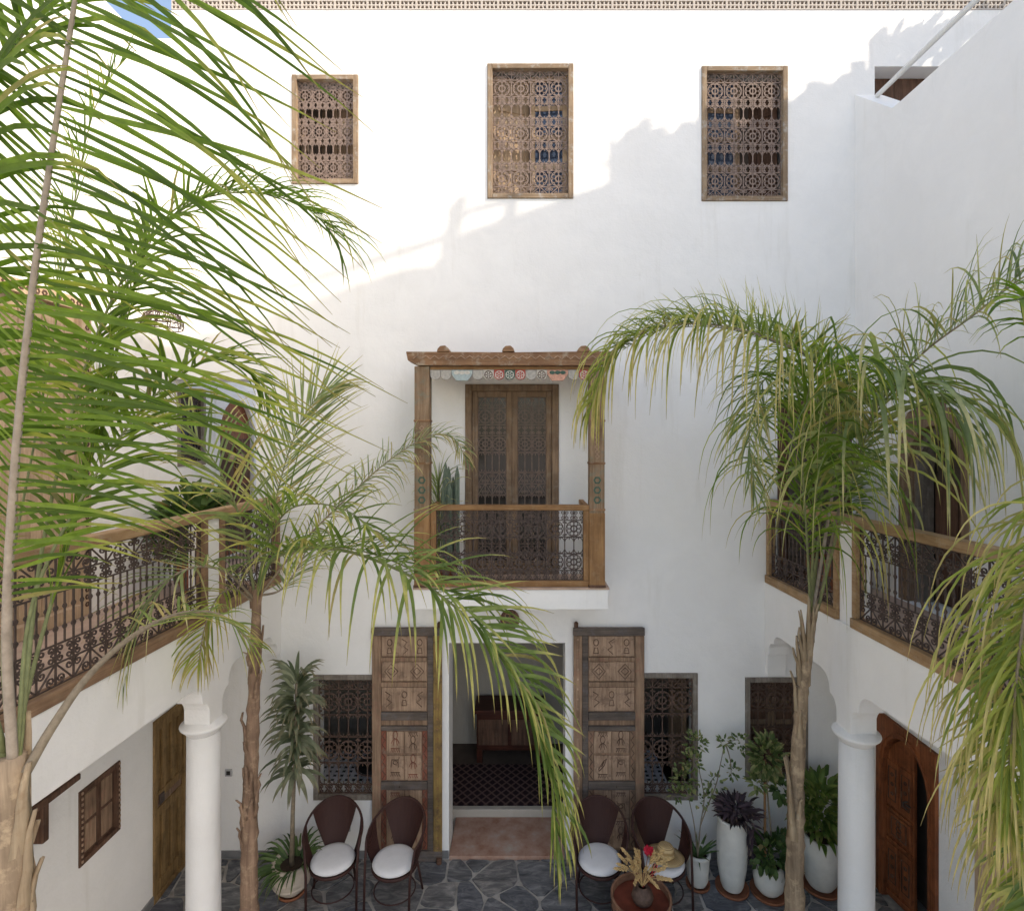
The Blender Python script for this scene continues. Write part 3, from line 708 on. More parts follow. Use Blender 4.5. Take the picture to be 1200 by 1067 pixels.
# scalloped valance, each tongue a piece
xs0, xs1 = wx(505, YB), wx(690, YB)
vz = wz(434, YB); pal = ['grey', 'grey', 'blue2', 'grey', 'white', 'red', 'green', 'red', 'grey', 'white', 'pink2', 'grey', 'red']
n = 15.0; u = xs0; step = (xs1 - xs0) / n
MB().box(xs0, xs1, YB - .052, YB - .03, vz + .002, zt - .002).build('valance_rail', 'wood_balcony_h', bal, bev=.003)
for c_ in pal:
    k = 2 if c_.endswith('2') else 1; w_ = step * k; cc = c_.rstrip('2')
    poly = [(u + .002, vz)] + ([(u + .002, vz - .05)] + [(u + w_ / 2 - (w_ / 2 - .002) * math.cos(a), vz - .055 - (w_ * .42) * math.sin(a)) for a in [math.pi * j / 8 for j in range(9)]] if k == 1 else [(u + .002, vz - .045), (u + .05, vz - .11), (u + w_ - .05, vz - .11), (u + w_ - .002, vz - .045)]) + [(u + w_ - .002, vz)]
    tn = MB().prism(poly, YB - .055, YB - .033).build('valance_tongue', 'bead_paint_' + cc, bal, bev=.003)
    if cc in ('red', 'green', 'white') and k == 1:
        m = MB(TM((u + w_ / 2, YB - .0565, vz - .05), (1, 0, 0), (0, 1, 0)))
        m.strip2(circ(0, 0, w_ * .36, 12), .004, True, .002)
        for q in range(6): m.strip2([(0.008 * math.cos(q * 1.05), .008 * math.sin(q * 1.05)), (w_ * .33 * math.cos(q * 1.05), w_ * .33 * math.sin(q * 1.05))], .0035, False, .002)
        m.build('painted_rosette', 'bead_paint_white' if cc != 'white' else 'wood_carving_line', tn)
    if k == 2:
        m = MB()
        for q in (.25, .5, .75): m.prism([(u + w_ * q + .03 * math.cos(a), vz - .028 + .02 * math.sin(a)) for a in [j * .785 for j in range(8)]], YB - .058, YB - .0555)
        m.build('painted_rosette', 'bead_paint_green' if cc == 'pink' else 'bead_paint_white', tn)
    u += w_
# balcony railing
ra, rb = wx(505, YB), wx(690, YB)
z0, z1 = wz(686, YB), wz(591, YB)
MB().box(ra, rb, YB - .045, YB + .03, z1 - .055, z1).build('handrail', 'wood_balcony_h', bal, bev=.008)
MB().box(ra, rb, YB - .04, YB + .03, 3.173, 3.235).build('bottom_rail', 'wood_balcony_h', bal, bev=.006)
for a in (ra, rb - .058): MB().box(a, a + .058, YB - .035, YB + .028, 3.236, z1 - .056).build('stile', 'wood_balcony', bal, bev=.005)
grille(TM((ra + .06, YB - .005, 3.24), (1, 0, 0), (0, 1, 0)), rb - ra - .12, z1 - .058 - 3.24, 16, [('c', .55), ('r', 1.0), ('b', 1.0), ('r', 1.0), ('c', .6)], .0052).build('railing_grille', 'iron', bal)
# side rails
for a in (ra + .0, rb - .05):
    MB().box(a, a + .05, YB + .082, D - .002, z1 - .05, z1 - .002).build('side_handrail', 'wood_balcony', bal, bev=.005)
# balcony door
t = thing('balcony_door', 'tall double door with iron grilles opening on the balcony', 'door', ((BAL[0] + BAL[1]) / 2, D, 3.16))
x0, x1, z0, z1b = BAL
frame_parts(t, x0 + .003, x1 - .003, z0 + .014, z1b - .003, .075, D - .02, D + .08, 'wood_leaf')
xm = (x0 + x1) / 2
for a, b in ((x0 + .08, xm - .001), (xm + .001, x1 - .08)):
    frame_parts(t, a, b, z0 + .09, z1b - .08, .062, D + .012, D + .06, 'wood_leaf', name='leaf_member')
    grille(TM((a + .064, D + .03, z0 + .155), (1, 0, 0), (0, 1, 0)), b - a - .128, z1b - .145 - z0 - .155, 4, [('r', 1.2), ('b', 1.4), ('s', .9), ('b', 1.3), ('s', .8), ('s', .8), ('b', 1.5), ('r', 1.2), ('c', .8), ('r', 1.2), ('s', .8)], .0052).build('grille', 'iron_door', t)
    MB().box(a + .063, b - .063, D + .045, D + .052, z0 + .153, z1b - .142).build('pane', 'glass_dark', t)
MB().box(x0 - .1, x1 + .1, D + .345, D + 1.2, z0 - .05, z1b + .1).build('dark_fill', 'interior_dark', t)  # dark solid behind the door, unlit interior put into the colour

# ================================================================== SIDE WALLS
XL, XLL, XR = -3.9, -3.7, 3.74
# left upper wall (local x = towards the camera)
TL = TM((XL, D, 0), (0, -1, 0), (-1, 0, 0))
mb = MB(TL)
LD = (D - 5.02, D - 3.9, 3.10, 5.92)
wall_holes(mb, .372, 5.3, 3.0, 8.79, [LD], .3)
mb.prism([(.0, 3.0), (.37, 3.0), (.37, 8.79), (.0, 9.15)], 0, .3)
tag(mb.build('courtyard_wall', 'plaster'), 'sunlit white wall rising above the tall tan plank doors', 'wall')
mb = MB(TM((XLL, D, 0), (0, -1, 0), (-1, 0, 0)))
L2 = (D - 6.14, D - 5.58, -.02, 1.83); L3 = (D - 5.12, D - 4.64, 1.08, 1.72); L4 = (D - 4.19, D - 3.25, -.02, 1.88)
wall_holes(mb, 0.0, 5.3, -.02, 3.0, [L2, L3, L4], .5)
tag(mb.build('courtyard_wall', 'plaster'), 'white ground floor wall with brown shutter and plank door', 'wall')
wl2 = bpy.data.objects['courtyard_wall.002']
x = .06
for a, b in ((L2[1], L4[0]), (L4[1], 5.0)):
    x = a
    while x < b - .05:
        x2 = min(x + .33, b); MB(TM((XLL, D, 0), (0, -1, 0), (-1, 0, 0))).box(x + .002, x2 - .002, -.014, 0, 0, .085).build('skirting_tile', 'skirting_tile', wl2, bev=.003); x = x2
# passage behind the wall, left
mb = MB(TM((XL, 9.0, 0), (0, -1, 0), (-1, 0, 0)))
pw = (9.0 - 6.86, 9.0 - 6.30, 4.36, 5.27); pd = (9.0 - 8.2, 9.0 - 7.08, 3.10, 5.36)
wall_holes(mb, 0, 2.798, 3.0, 5.75, [pw, pd], .25)
tag(mb.build('passage_wall', 'plaster'), 'white passage wall holding an arched door, beyond the gallery', 'wall')
tag(MB().box(XL - .2, -1.9, D + .345, 9.0, 3.0, 3.095).build('passage_floor', 'gallery_tile'), 'tiled floor of the passage beyond the gallery', 'floor')
tag(MB().box(wx(300) + .0, wx(300) + .25, D + .345, 9.0, 3.1, 5.75).build('passage_wall', 'plaster'), 'blank white passage wall facing the arched door', 'wall')
t = thing('grilled_window', 'small grilled window beside the arched door in the passage', 'window', (XL, 6.58, 4.36))
Tp = TM((XL, 9.0, 0), (0, -1, 0), (-1, 0, 0))
def fr(t, T, h, fw, y0, y1, m, name='frame_member'):
    a, b, c_, d = h; a += .003; b -= .003; c_ += .003; d -= .003
    for q in ((a, a + fw, c_, d), (b - fw, b, c_, d), (a + fw, b - fw, c_, c_ + fw), (a + fw, b - fw, d - fw, d)): MB(T).box(q[0], q[1], y0, y1, q[2], q[3]).build(name, m, t, bev=.004)
fr(t, Tp, pw, .05, -.012, .06, 'wood_grey')
grille(Tp @ Matrix.Translation((pw[0] + .055, .03, pw[2] + .055)), pw[1] - pw[0] - .11, pw[3] - pw[2] - .11, 4, [('r', 1.4), ('b', 1.3), ('r', 1.4), ('s', .6)], .006).build('grille', 'iron', t)
MB(Tp).box(pw[0], pw[1], .10, .13, pw[2], pw[3]).build('pane', 'glass_pane', t)
def arch_pts(a, b, zs, zt_, n=12): return [((a + b) / 2 - (b - a) / 2 * math.cos(math.pi * k / n), zs + (zt_ - zs) * math.sin(math.pi * k / n)) for k in range(n + 1)]
t = thing('arched_door', 'carved brown arched door in the passage behind the gallery', 'door', (XL, 7.6, 3.1))
pa, pb = pd[0] + .004, pd[1] - .004
op = arch_pts(pa + .10, pb - .10, 4.75, 5.22)
m = MB(Tp); m.prism([(pa, 3.105), (pa, 5.355), (pb, 5.355), (pb, 3.105)] + [(pb - .10, 3.105)] + op[::-1] + [(pa + .10, 3.105)], -.01, .05); m.build('surround', 'plaster', t)
m = MB(Tp); m.prism([(pa + .09, 3.105)] + [(p[0], p[1]) for p in arch_pts(pa + .09, pb - .09, 4.75, 5.23)] + [(pb - .09, 3.105)], .055, .08); m.build('leaf', 'wood_door_red', t)
wd = (pb - pa - .24) / 2
for i in range(2):
    for zz0, zz1 in ((3.2, 3.75), (3.82, 4.05), (4.12, 4.68)):
        MB(Tp).box(pa + .12 + i * (wd + .01), pa + .11 + i * (wd + .01) + wd - .02, .035, .056, zz0, zz1).build('panel', 'wood_shutter_dark', t, bev=.012)
for i in range(2): 
    m = MB(Tp @ Matrix.Translation(((pa + pb) / 2 + (i * 2 - 1) * .12, .03, 4.42))); m.lathe([(.05, -.05), (.055, 0), (.05, .05)], (0, 0, 0), 10); m.build('knocker', 'wood_tan', t)

# tan tall door on the left upper wall
t = thing('plank_door', 'tall tan plank doors with dark chain border on the gallery', 'door', (XL, 4.45, 3.1))
n = 8; wdt = (LD[1] - LD[0] - .24) / n
fr(t, TL, LD, .11, -.02, .08, 'wood_tan')
for i in range(n): MB(TL).box(LD[0] + .12 + i * wdt, LD[0] + .12 + (i + 1) * wdt - .006, .045 if i % 2 else .04, .075, LD[2] + .115, LD[3] - .115).build('plank', 'wood_tan', t, bev=.004)
m = MB(TL @ Matrix.Translation((0, -.022, 0)))
for u in (LD[0] + .055, LD[1] - .055):
    k = 0; z = LD[2] + .1
    while z < LD[3] - .08: m.strip2(circ(u, z, .018, 6), .006, True, .004); z += .065
u = LD[0] + .08
while u < LD[1] - .06: m.strip2(circ(u, LD[3] - .055, .02, 6), .007, True, .004); u += .07
m.build('chain_border', 'wood_carving_line', t)
# filigree lantern
lp = Vector((XL + .20, 5.73, 5.86))
t = thing('wall_lantern', 'rusty filigree metal lantern on the sunlit wall behind the fronds', 'lantern', lp)
m = MB()
for k in range(10):
    a = k * math.pi / 5
    m.tube([lp + Vector((.19 * math.cos(a) * math.sin(b), .19 * math.sin(a) * math.sin(b), .16 * math.cos(b))) for b in [.1 + j * .3 for j in range(7)]], .005, 4)
for b in (.45, .85, 1.2, 1.57, 1.85): m.tube([lp + Vector((.19 * math.cos(a) * math.sin(b), .19 * math.sin(a) * math.sin(b), .16 * math.cos(b))) for a in [k * math.pi / 8 for k in range(17)]], .005, 4)
for k in range(20):
    a = k * math.pi / 10
    for b in (.65, 1.02, 1.4): 
        c0 = lp + Vector((.19 * math.cos(a) * math.sin(b), .19 * math.sin(a) * math.sin(b), .16 * math.cos(b))); tv = Vector((-math.sin(a), math.cos(a), 0))
        m.tube([c0 + (tv * math.cos(q) + Vector((0, 0, 1)) * math.sin(q)) * .02 for q in [j * 1.05 for j in range(7)]], .0035, 4)
m.build('cage', 'iron_rust', t)
MB().tube([lp + Vector((0, 0, .16)), lp + Vector((0, 0, .24)), lp + Vector((-.1, 0, .27)), lp + Vector((-.205, 0, .22))], .008, 6).build('bracket', 'iron_rust', t)

# lower left: shutter, plank door, dark door
TLL = TM((XLL, D, 0), (0, -1, 0), (-1, 0, 0))
t = thing('wooden_shutter', 'small dark carved shutter on the white ground floor wall', 'shutter', (XLL, 4.9, 1.08))
fr(t, TLL, L3, .045, -.012, .05, 'wood_shutter_dark')
for i in range(2):
    a = L3[0] + .05 + i * (L3[1] - L3[0] - .10) / 2; b = a + (L3[1] - L3[0] - .10) / 2 - .004
    p = MB(TLL).box(a, b, .02, .05, L3[2] + .05, L3[3] - .05).build('leaf', 'wood_shutter_dark', t, bev=.004)
    for z in (0, 1): MB(TLL).box(a + .03, b - .03, .008, .02, L3[2] + .08 + z * .26, L3[2] + .31 + z * .26).build('panel', 'wood_carved', p, bev=.01)
m = MB(TLL)
for k in range(13):
    for u in (L3[0] + .02, L3[1] - .026): m.box(u - .008, u + .008, -.02, -.011, L3[2] + .03 + k * .048, L3[2] + .05 + k * .048)
o = m.build('studs', 'wood_carved_panel', t); o['kind'] = 'stuff'
t = thing('panelled_door', 'tall old brown panelled door behind the white column', 'door', (XLL, 5.86, 0))
fr(t, TLL, L2, .05, -.015, .07, 'wood_door_old')
a, b = L2[0] + .055, L2[1] - .055
MB(TLL).box(a, b, .035, .06, .04, L2[3] - .06).build('board', 'wood_door_old', t)
for z0_, z1_ in ((.04, .16), (.80, .90), (.98, 1.06), (1.68, 1.77)): MB(TLL).box(a, b, .008, .036, z0_, z1_).build('rail', 'wood_door_old', t, bev=.006)
for u in (a, a + (b - a) / 3 - .02, a + 2 * (b - a) / 3 - .02, b - .055): 
    for z0_, z1_ in ((.161, .799), (1.061, 1.679)): MB(TLL).box(u, u + .055, .010, .036, z0_, z1_).build('stile', 'wood_door_old', t, bev=.006)
MB(TLL).box(a, b, .016, .036, .901, .979).build('lock_panel', 'wood_carved', t, bev=.01)
MB(TLL).box(b - .12, b - .05, -.01, .01, .93, 1.03).build('latch', 'iron', t, bev=.004)
t = thing('dark_door', 'dark carved door under the little wooden canopy', 'door', (XLL, 3.7, 0))
fr(t, TLL, L4, .07, -.02, .07, 'wood_shutter_dark')
MB(TLL).box(L4[0] + .075, L4[1] - .075, .03, .06, .04, L4[3] - .08).build('leaf', 'wood_shutter_dark', t)
for i in range(2):
    for z in range(3): MB(TLL).box(L4[0] + .12 + i * .37, L4[0] + .45 + i * .37, .012, .031, .12 + z * .56, .60 + z * .56).build('panel', 'wood_carved_dark', t, bev=.012)
t = thing('door_canopy', 'little carved wooden canopy projecting over the dark door', 'canopy', (XLL, 3.8, 1.9))
for k, (p0, p1) in enumerate(((0, .10), (.10, .19), (.19, .28))):
    MB(TLL).box(L4[0] - .05 - k * .04, L4[1] + .05 + k * .04, -p1, -p0 + (0 if k else .02), 1.92 + k * .055, 1.97 + k * .055).build('moulding', 'wood_shutter_dark', t, bev=.01)
for u in (L4[0] - .02, L4[1] + .02): MB(TLL).prism([(u - .03, 1.62), (u + .03, 1.62), (u + .03, 1.918), (u - .03, 1.918)], -.10, .0).build('bracket', 'wood_shutter_dark', t, bev=.01)

# right wall, upper and lower in one plane
TR = TM((XR, D, 0), (0, -1, 0), (1, 0, 0))
R1 = (D - 5.80, D - 4.96, -.02, 1.86)      # arched red door
R2 = (D - 5.52, D - 4.62, 3.10, 5.10)      # scalloped arch, upper
R3 = (D - 4.55, D - 3.5, -.02, 1.95)
mb = MB(TR)
ym = D - 5.576
wall_holes(mb, ym, 5.3, -.02, 8.0, [R1, R2, R3], .3)
mb2 = MB(TR)
wall_holes(mb2, 0, ym, -.02, 7.9, [R1, R2], .3)
mb.v += mb2.v; off = len(mb.v) - len(mb2.v); mb.f += [[i + off for i in f] for f in mb2.f]
mb.prism([(0.0, 7.9), (ym - .001, 7.9), (ym - .001, 8.0), (0.0, 8.52)], 0, .3)
tag(mb.build('courtyard_wall', 'plaster'), 'shaded white side wall with arched openings and stepped top', 'wall')
# arched red door
t = thing('arched_door', 'red brown carved door standing ajar in an arched frame by the column', 'door', (XR, 5.38, 0))
a, b = R1[0] + .004, R1[1] - .004
ap = arch_pts(a + .10, b - .10, 1.34, 1.74)
m = MB(TR); m.prism([(a, 0), (a, 1.855), (b, 1.855), (b, 0), (b - .10, 0)] + ap[::-1] + [(a + .10, 0)], -.03, .295); m.build('arched_frame', 'wood_door_red', t, bev=.006)
m = MB(TR); m.strip2([(a + .07, .0)] + arch_pts(a + .07, b - .07, 1.36, 1.79) + [(b - .07, 0)], .010, False, .012); 
for v in m.v: v.x -= .03
m.build('frame_bead', 'wood_door_red', t)
lw = (b - a - .20) * .52; ang = .16
Tlf = TR @ Matrix.Translation((a + .102, .02, 0)) @ Matrix.Rotation(ang, 4, 'Z')
hh = lambda u: 1.34 + .39 * math.sin(math.acos(max(-1, min(1, 1 - u / lw))))
poly = [(0, .02)] + [(u, hh(u) - .01) for u in [lw * k / 12 for k in range(13)]] + [(lw, .02)]
lf = MB(Tlf).prism(poly, -.0, .03).build('leaf', 'wood_door_red', t)
for u0, u1, z0_, z1_ in ((.05, .47, .14, .58), (.53, .95, .14, .58), (.07, .93, .66, .90), (.05, .47, .97, 1.42), (.53, .95, .97, 1.42)):
    p = MB(Tlf).box(u0 * lw, u1 * lw, -.016, .001, z0_, z1_).build('panel', 'wood_door_red', lf, bev=.009)
    m = MB(Tlf @ Matrix.Translation((0, -.0185, 0)))
    cu, cz = (u0 + u1) / 2 * lw, (z0_ + z1_) / 2; du, dz = (u1 - u0) * lw / 2 * .62, (z1_ - z0_) / 2 * .72
    m.strip2([(cu - du, cz - dz), (cu + du, cz - dz), (cu + du, cz + dz), (cu - du, cz + dz)], .004, True, .004)
    for q in range(3):
        zq = cz + (q - 1) * dz * .6; m.strip2(circ(cu, zq, min(du, dz) * .34, 6), .005, True, .004)
    m.build('carving', 'wood_carving_line', lf)
for z0_, z1_ in ((.605, .635), (.915, .945), (.05, .10)): MB(Tlf).box(.01, lw - .01, -.022, -.0005, z0_, z1_).build('rail', 'wood_door_red', lf, bev=.005)
m = MB(Tlf @ Matrix.Translation((lw * .86, -.03, 1.10))); m.tube([(.0, 0, .04), (-.03, -.02, .02), (-.03, -.02, -.02), (0, 0, -.04)], .008, 6); m.lathe([(.025, -.006), (.025, .006)], (0, .01, 0), 10); m.build('knocker', 'iron', lf)
MB(TR).box(R1[0] - .1, R1[1] + .1, .302, .9, 0, 2.0).build('dark_fill', 'interior_dark', t)  # solid block painted dark so the door gap reads as unlit
# further wooden door on the lower right
t = thing('plank_door', 'tan plank door half hidden behind the yellowing palm', 'door', (XR, 4.0, 0))
fr(t, TR, R3, .08, -.02, .07, 'wood_tan')
for i in range(6): MB(TR).box(R3[0] + .085 + i * .147, R3[0] + .228 + i * .147, .03, .06, .02, R3[3] - .09).build('plank', 'wood_tan', t, bev=.004)
# scalloped arch, upper right
t = thing('scalloped_arch', 'brown wooden scalloped arch opening on the upper gallery', 'arch', (XR, 5.05, 3.1))
a, b = R2[0], R2[1]; mid = (a + b) / 2; hw = (b - a) / 2
def scal(s): return [(mid + s * hw * x, z) for x, z in ((1, 3.10), (1, 4.74), (.88, 4.74), (.86, 4.80), (.80, 4.87), (.70, 4.93), (.55, 4.955), (.45, 4.955), (.45, 5.0), (.34, 5.005), (.2, 5.03), (.08, 5.08), (0, 5.098))]
wall_fill = MB(TR)
for s in (-1, 1):
    pts_ = scal(s)[1:]
    wall_fill.prism([(mid + s * hw, 4.74)] + pts_[1:] + [(mid, 5.0995), (mid + s * (hw - .0005), 5.0995)], -.001, .25)
wall_fill.build('plaster_scallop', 'plaster', t)
outer = scal(-1) ; outer2 = scal(1)[::-1]
inn = arch_pts(mid - hw * .74, mid + hw * .74, 4.35, 4.80, 16)
m = MB(TR); m.prism(outer + outer2[1:] + [(mid + hw * .74, 3.10)] + inn[::-1] + [(mid - hw * .74, 3.10)], .02, .10); m.build('scalloped_board', 'wood_leaf', t)
m = MB(TR)
m.prism([(mid - hw * .74, 3.1)] + inn + [(mid + hw * .74, 3.1), (mid + hw * .66, 3.1)] + arch_pts(mid - hw * .66, mid + hw * .66, 4.33, 4.72, 16)[::-1] + [(mid - hw * .66, 3.1)], .101, .26); m.build('inner_arch', 'wood_grey', t)
MB(TR).box(a, b, .305, 1.2, 3.0, 5.2).build('dark_fill', 'interior_dark', t)  # solid block, the opening's darkness is in its colour
for i in range(2): MB(TR).box(mid - hw * .64 + i * hw * .65, mid - hw * .64 + i * hw * .65 + hw * .62, .265, .30, 3.12, 4.25).build('door_leaf', 'wood_shutter_dark', t, bev=.006)
# dark gallery door in the back wall
t = thing('gallery_door', 'dark wooden gallery door behind the drooping palm leaves', 'door', ((GD[0] + GD[1]) / 2, D, 3.1))
frame_parts(t, GD[0] + .003, GD[1] - .003, GD[2] + .003, GD[3] - .003, .08, D - .015, D + .08, 'wood_shutter_dark')
xm = (GD[0] + GD[1]) / 2
for i in range(2):
    a = GD[0] + .085 + i * (xm - GD[0] - .083); b = a + xm - GD[0] - .09
    l_ = MB().box(a, b, D + .04, D + .075, 3.12, GD[3] - .085).build('leaf', 'wood_shutter_dark', t)
    for z in range(3): MB().box(a + .05, b - .05, D + .025, D + .041, 3.2 + z * .6, 3.72 + z * .6).build('panel', 'wood_carved_dark', l_, bev=.012)
# pipe rail on the roof terrace
t = thing('pipe_rail', 'white metal pipe handrail along the top of the shaded side wall', 'handrail', (XR + .16, 5, 8.0))
MB().tube([(XR + .16, 6.08, 8.30), (XR + .16, 6.06, 8.43), (XR + .16, 2.5, 8.43), (XR + .16, 1.0, 8.43)], .026, 10).build('pipe', 'pipe_white', t, smooth=True)
for y in (4.0, 2.0, 1.05): MB().tube([(XR + .16, y, 7.98), (XR + .16, y, 8.42)], .02, 8).build('pipe_post', 'pipe_white', t, smooth=True)

# ================================================================== GALLERIES
def bracket(u0, s, z0=2.17, z1=2.57):
    h = (z1 - z0) / .40
    pr = [(0, 0), (0, .13), (.012, .165), (.035, .20), (.07, .222), (.095, .226), (.10, .25), (.105, .285), (.12, .325), (.145, .36), (.18, .385), (.22, .396), (.24, .40)]
    return [(u0 + s * x, z0 + z * h) for x, z in pr]
def gallery(side, Xb, slope, uc, gwood, lab_a, names):
    udir = Vector((side * slope, -1, 0)); nd = Vector((side, slope, 0))
    T = TM((Xb, D, 0), udir, nd); s_ = math.sqrt(1 + slope * slope)
    th = .23
    uc = uc * s_; u2 = 4.15; top = 3.08
    pts_ = [(0.0, top), (5.6, top)]
    pts_ = [(0.0, top), (5.0, top), (5.0, 2.57)] + bracket(u2 + .10, 1)[::-1] + bracket(u2 - .10, -1) + bracket(uc + .10, 1)[::-1] + bracket(uc - .10, -1) + bracket(.10, 1, 2.30)[::-1] + [(0.0, 2.30)]
    g = thing('gallery', lab_a, 'gallery', (Xb, 4.5, 2.17))
    ar = MB(T).prism(pts_, 0, th).build('arcade_beam', 'plaster', g, bev=.006)
    xw = XL if side < 0 else XR
    mb = MB(); z0, z1 = 2.86, 3.085
    A = T @ Vector((.001, th - .02, 0)); B = T @ Vector((5.0, th - .02, 0))
    mb.prism([(A.x, A.y), (B.x, B.y), (xw + side * .01 - side * .012, B.y), (xw + side * .01 - side * .012, A.y)], z0, z1, 'z'); mb.build('floor_slab', 'plaster', g)
    mb = MB(); mb.prism([(A.x, A.y - .005), (B.x, B.y), (xw - side * .004, B.y), (xw - side * .004, A.y - .005)], z1 + .002, z1 + .014, 'z'); mb.build('floor_tiles', 'gallery_tile', g)
    MB(T).box(.0, .05, .01, th - .01, 2.05, 2.295).build('pilaster', 'plaster', g, bev=.004)
    for q, u in enumerate((uc, u2)):
        c0 = T @ Vector((u, th / 2, 0))
        cl = MB().lathe([(.165, 0), (.165, .07), (.15, .09), (.142, .11), (.139, 1.2), (.133, 2.07)], c0, 32).build('column', 'plaster', g, smooth=False)
        for p in cl.data.polygons: p.use_smooth = abs(p.normal.z) < .7
        MB().lathe([(.132, 2.060), (.146, 2.085), (.168, 2.108), (.186, 2.126), (.190, 2.138), (.186, 2.150), (.160, 2.156), (.150, 2.172)], c0, 32).build('capital_ring', 'plaster', cl, smooth=True)
    # posts between the railings
    for u in (uc, u2): MB(T).box(u - .10, u + .10, .03, .19, top - .01, 3.985).build('parapet_post', 'plaster', g, bev=.006)
    # railings
    hz = 4.03 if side < 0 else 4.0
    for k, (a, b) in enumerate(((.02, uc - .102), (uc + .102, u2 - .102), (u2 + .102, 5.0))):
        r = thing('iron_railing', names[k], 'railing', T @ Vector(((a + b) / 2, .1, top)), 'wood framed iron railings along the galleries')
        MB(T).box(a, b, -.012, .10, top + .002, 3.168).build('bottom_rail', gwood, r, bev=.008)
        MB(T).box(a - (.10 if k else 0), b + .10, .0, .11, hz - .065, hz + .012).build('handrail', 'wood_rail', r, bev=.014)
        for u in (a, b - .055): MB(T).box(u, u + .055, .005, .085, 3.169, hz - .066).build('stile', gwood, r, bev=.006)
        w_ = b - a - .114; n_ = max(4, 2 * round(w_ / .26))
        grille(T @ Matrix.Translation((a + .057, .045, 3.172)), w_, hz - .07 - 3.172, n_, [('s', 1.0), ('c', .9), ('m', 2.4), ('c', .8), ('s', .9)], .0054).build('grille', 'iron', r)
    return T
TGL = gallery(-1, wx(330), .0415, 1.24, 'wood_rail_dark', 'white arcaded gallery over the brown shutter and panelled door', ['short iron railing beside the passage opening', 'long iron railing in front of the tall tan plank doors', 'iron railing past the tan doors at the open end of the gallery'])
TGR = gallery(1, wx(896), .046, 1.40, 'wood_rail', 'white arcaded gallery over the red brown arched door', ['short iron railing behind the tall palm trunk with drooping crown', 'long iron railing in front of the scalloped arch', 'iron railing past the scalloped arch'])

# ================================================================== UNSEEN NEIGHBOUR WALL shaped to shade the courtyard
XC = 6.55
def cast(px, py):
    xs, zs = wx(px), wz(py); t_ = XC - xs
    return (D - .50 * t_, zs + 1.0 * t_)
prof = [(1240, 78), (1125, 80), (1032, 80), (1020, 80), (1010, 84), (1009, 71), (997, 73), (997, 85), (986, 88), (976, 98), (962, 98), (958, 95), (946, 96), (944, 106), (934, 114), (928, 119), (920, 118), (905, 126), (900, 120), (890, 126), (885, 138), (862, 140), (860, 130), (845, 134), (835, 128), (822, 128), (816, 144), (805, 142), (797, 144), (792, 154), (779, 158), (775, 148), (760, 152), (758, 138), (751, 138), (749, 147), (739, 150), (730, 159), (726, 166), (717, 165), (713, 162), (713, 191), (695, 191), (695, 194), (713, 196), (713, 215), (527, 277), (516, 284), (512, 310), (475, 314), (400, 338), (330, 362), (200, 405)]
pl = [cast(*p) for p in prof]; zl = pl[-1]
poly = [(pl[0][0], 0.0)] + pl + [(-3.3, zl[1] + .1), (-3.3, 0.0)]
t = thing('neighbour_shadow_wall', 'unseen neighbouring house wall shaped to cast the courtyard shadow', 'house', (XC, 0, 0))
MB().prism(poly, XC, XC + .05, 'x').build('wall', 'plaster', t)
def rail_cast(p0, p1, w_):
    a, b = cast(*p0), cast(*p1)
    MB().tube([(XC + .02, a[0], a[1]), (XC + .02, b[0], b[1])], w_, 6).build('roof_rail', 'pipe_white', t)
rail_cast((527, 277), (330, 338), .03); rail_cast((538, 250), (600, 234), .025); rail_cast((535, 236), (527, 280), .05); rail_cast((597, 230), (595, 258), .04)
a = cast(1026, 40); b = cast(1026, 84); MB().box(XC, XC + .06, b[0] - .04, b[0] + .04, b[1] - .2, a[1]).build('roof_post', 'plaster', t)

# ================================================================== PLANTS
def catmull(pts, n):
    P_ = [Vector(p) for p in pts]; P_ = [P_[0] * 2 - P_[1]] + P_ + [P_[-1] * 2 - P_[-2]]
    segs = len(P_) - 3; dense = []
    for s in range(segs):
        a, b, c_, d = P_[s:s + 4]
        for k in range(16):
            t_ = k / 16
            dense.append(.5 * ((2 * b) + (c_ - a) * t_ + (2 * a - 5 * b + 4 * c_ - d) * t_ ** 2 + (3 * b - a - 3 * c_ + d) * t_ ** 3))
    dense.append(P_[-2])
    L = [0.0]
    for k in range(1, len(dense)): L.append(L[-1] + (dense[k] - dense[k - 1]).length)
    out = []; j = 0
    for i in range(n):
        s = L[-1] * i / (n - 1)
        while j < len(L) - 2 and L[j + 1] < s: j += 1
        f = (s - L[j]) / max(1e-9, L[j + 1] - L[j]); out.append(dense[j].lerp(dense[j + 1], min(1, f)))
    return out, L[-1]
def blade(mb, p, d, nrm, L, w_, droop, seg=6, rv=.5, dry=0.0, fold=.3, curl=0.0, taper=True):
    p = Vector(p); d = Vector(d).normalized(); nrm = Vector(nrm)
    rings = []; side0 = None
    for k in range(seg + 1):
        t_ = k / seg
        wv = d.cross(nrm)
        if wv.length < 1e-5: wv = d.orthogonal()
        wv.normalize()
        if side0 and wv.dot(side0) < 0: wv = -wv
        side0 = wv; nn_ = wv.cross(d)
        ww = w_ * (min(1, .45 + t_ * 3) * (1 - t_ ** 2.2) if taper else min(1, .6 + t_ * 2) * (1 - t_ ** 4)) * .5 + .0006
        mb.dv = (t_, rv, dry)
        rings.append((mb.add(p - wv * ww), mb.add(p - nn_ * ww * fold * 2), mb.add(p + wv * ww)))
        step = L / seg
        p = p + d * step
        d = (d + Vector((0, 0, -1)) * droop * (t_ + .15) / seg * 3 + wv * curl / seg).normalized(); nrm = wv.cross(d)
    for k in range(seg):
        a, b = rings[k], rings[k + 1]
        mb.f.append([a[0], a[1], b[1], b[0]]); mb.f.append([a[1], a[2], b[2], b[1]])
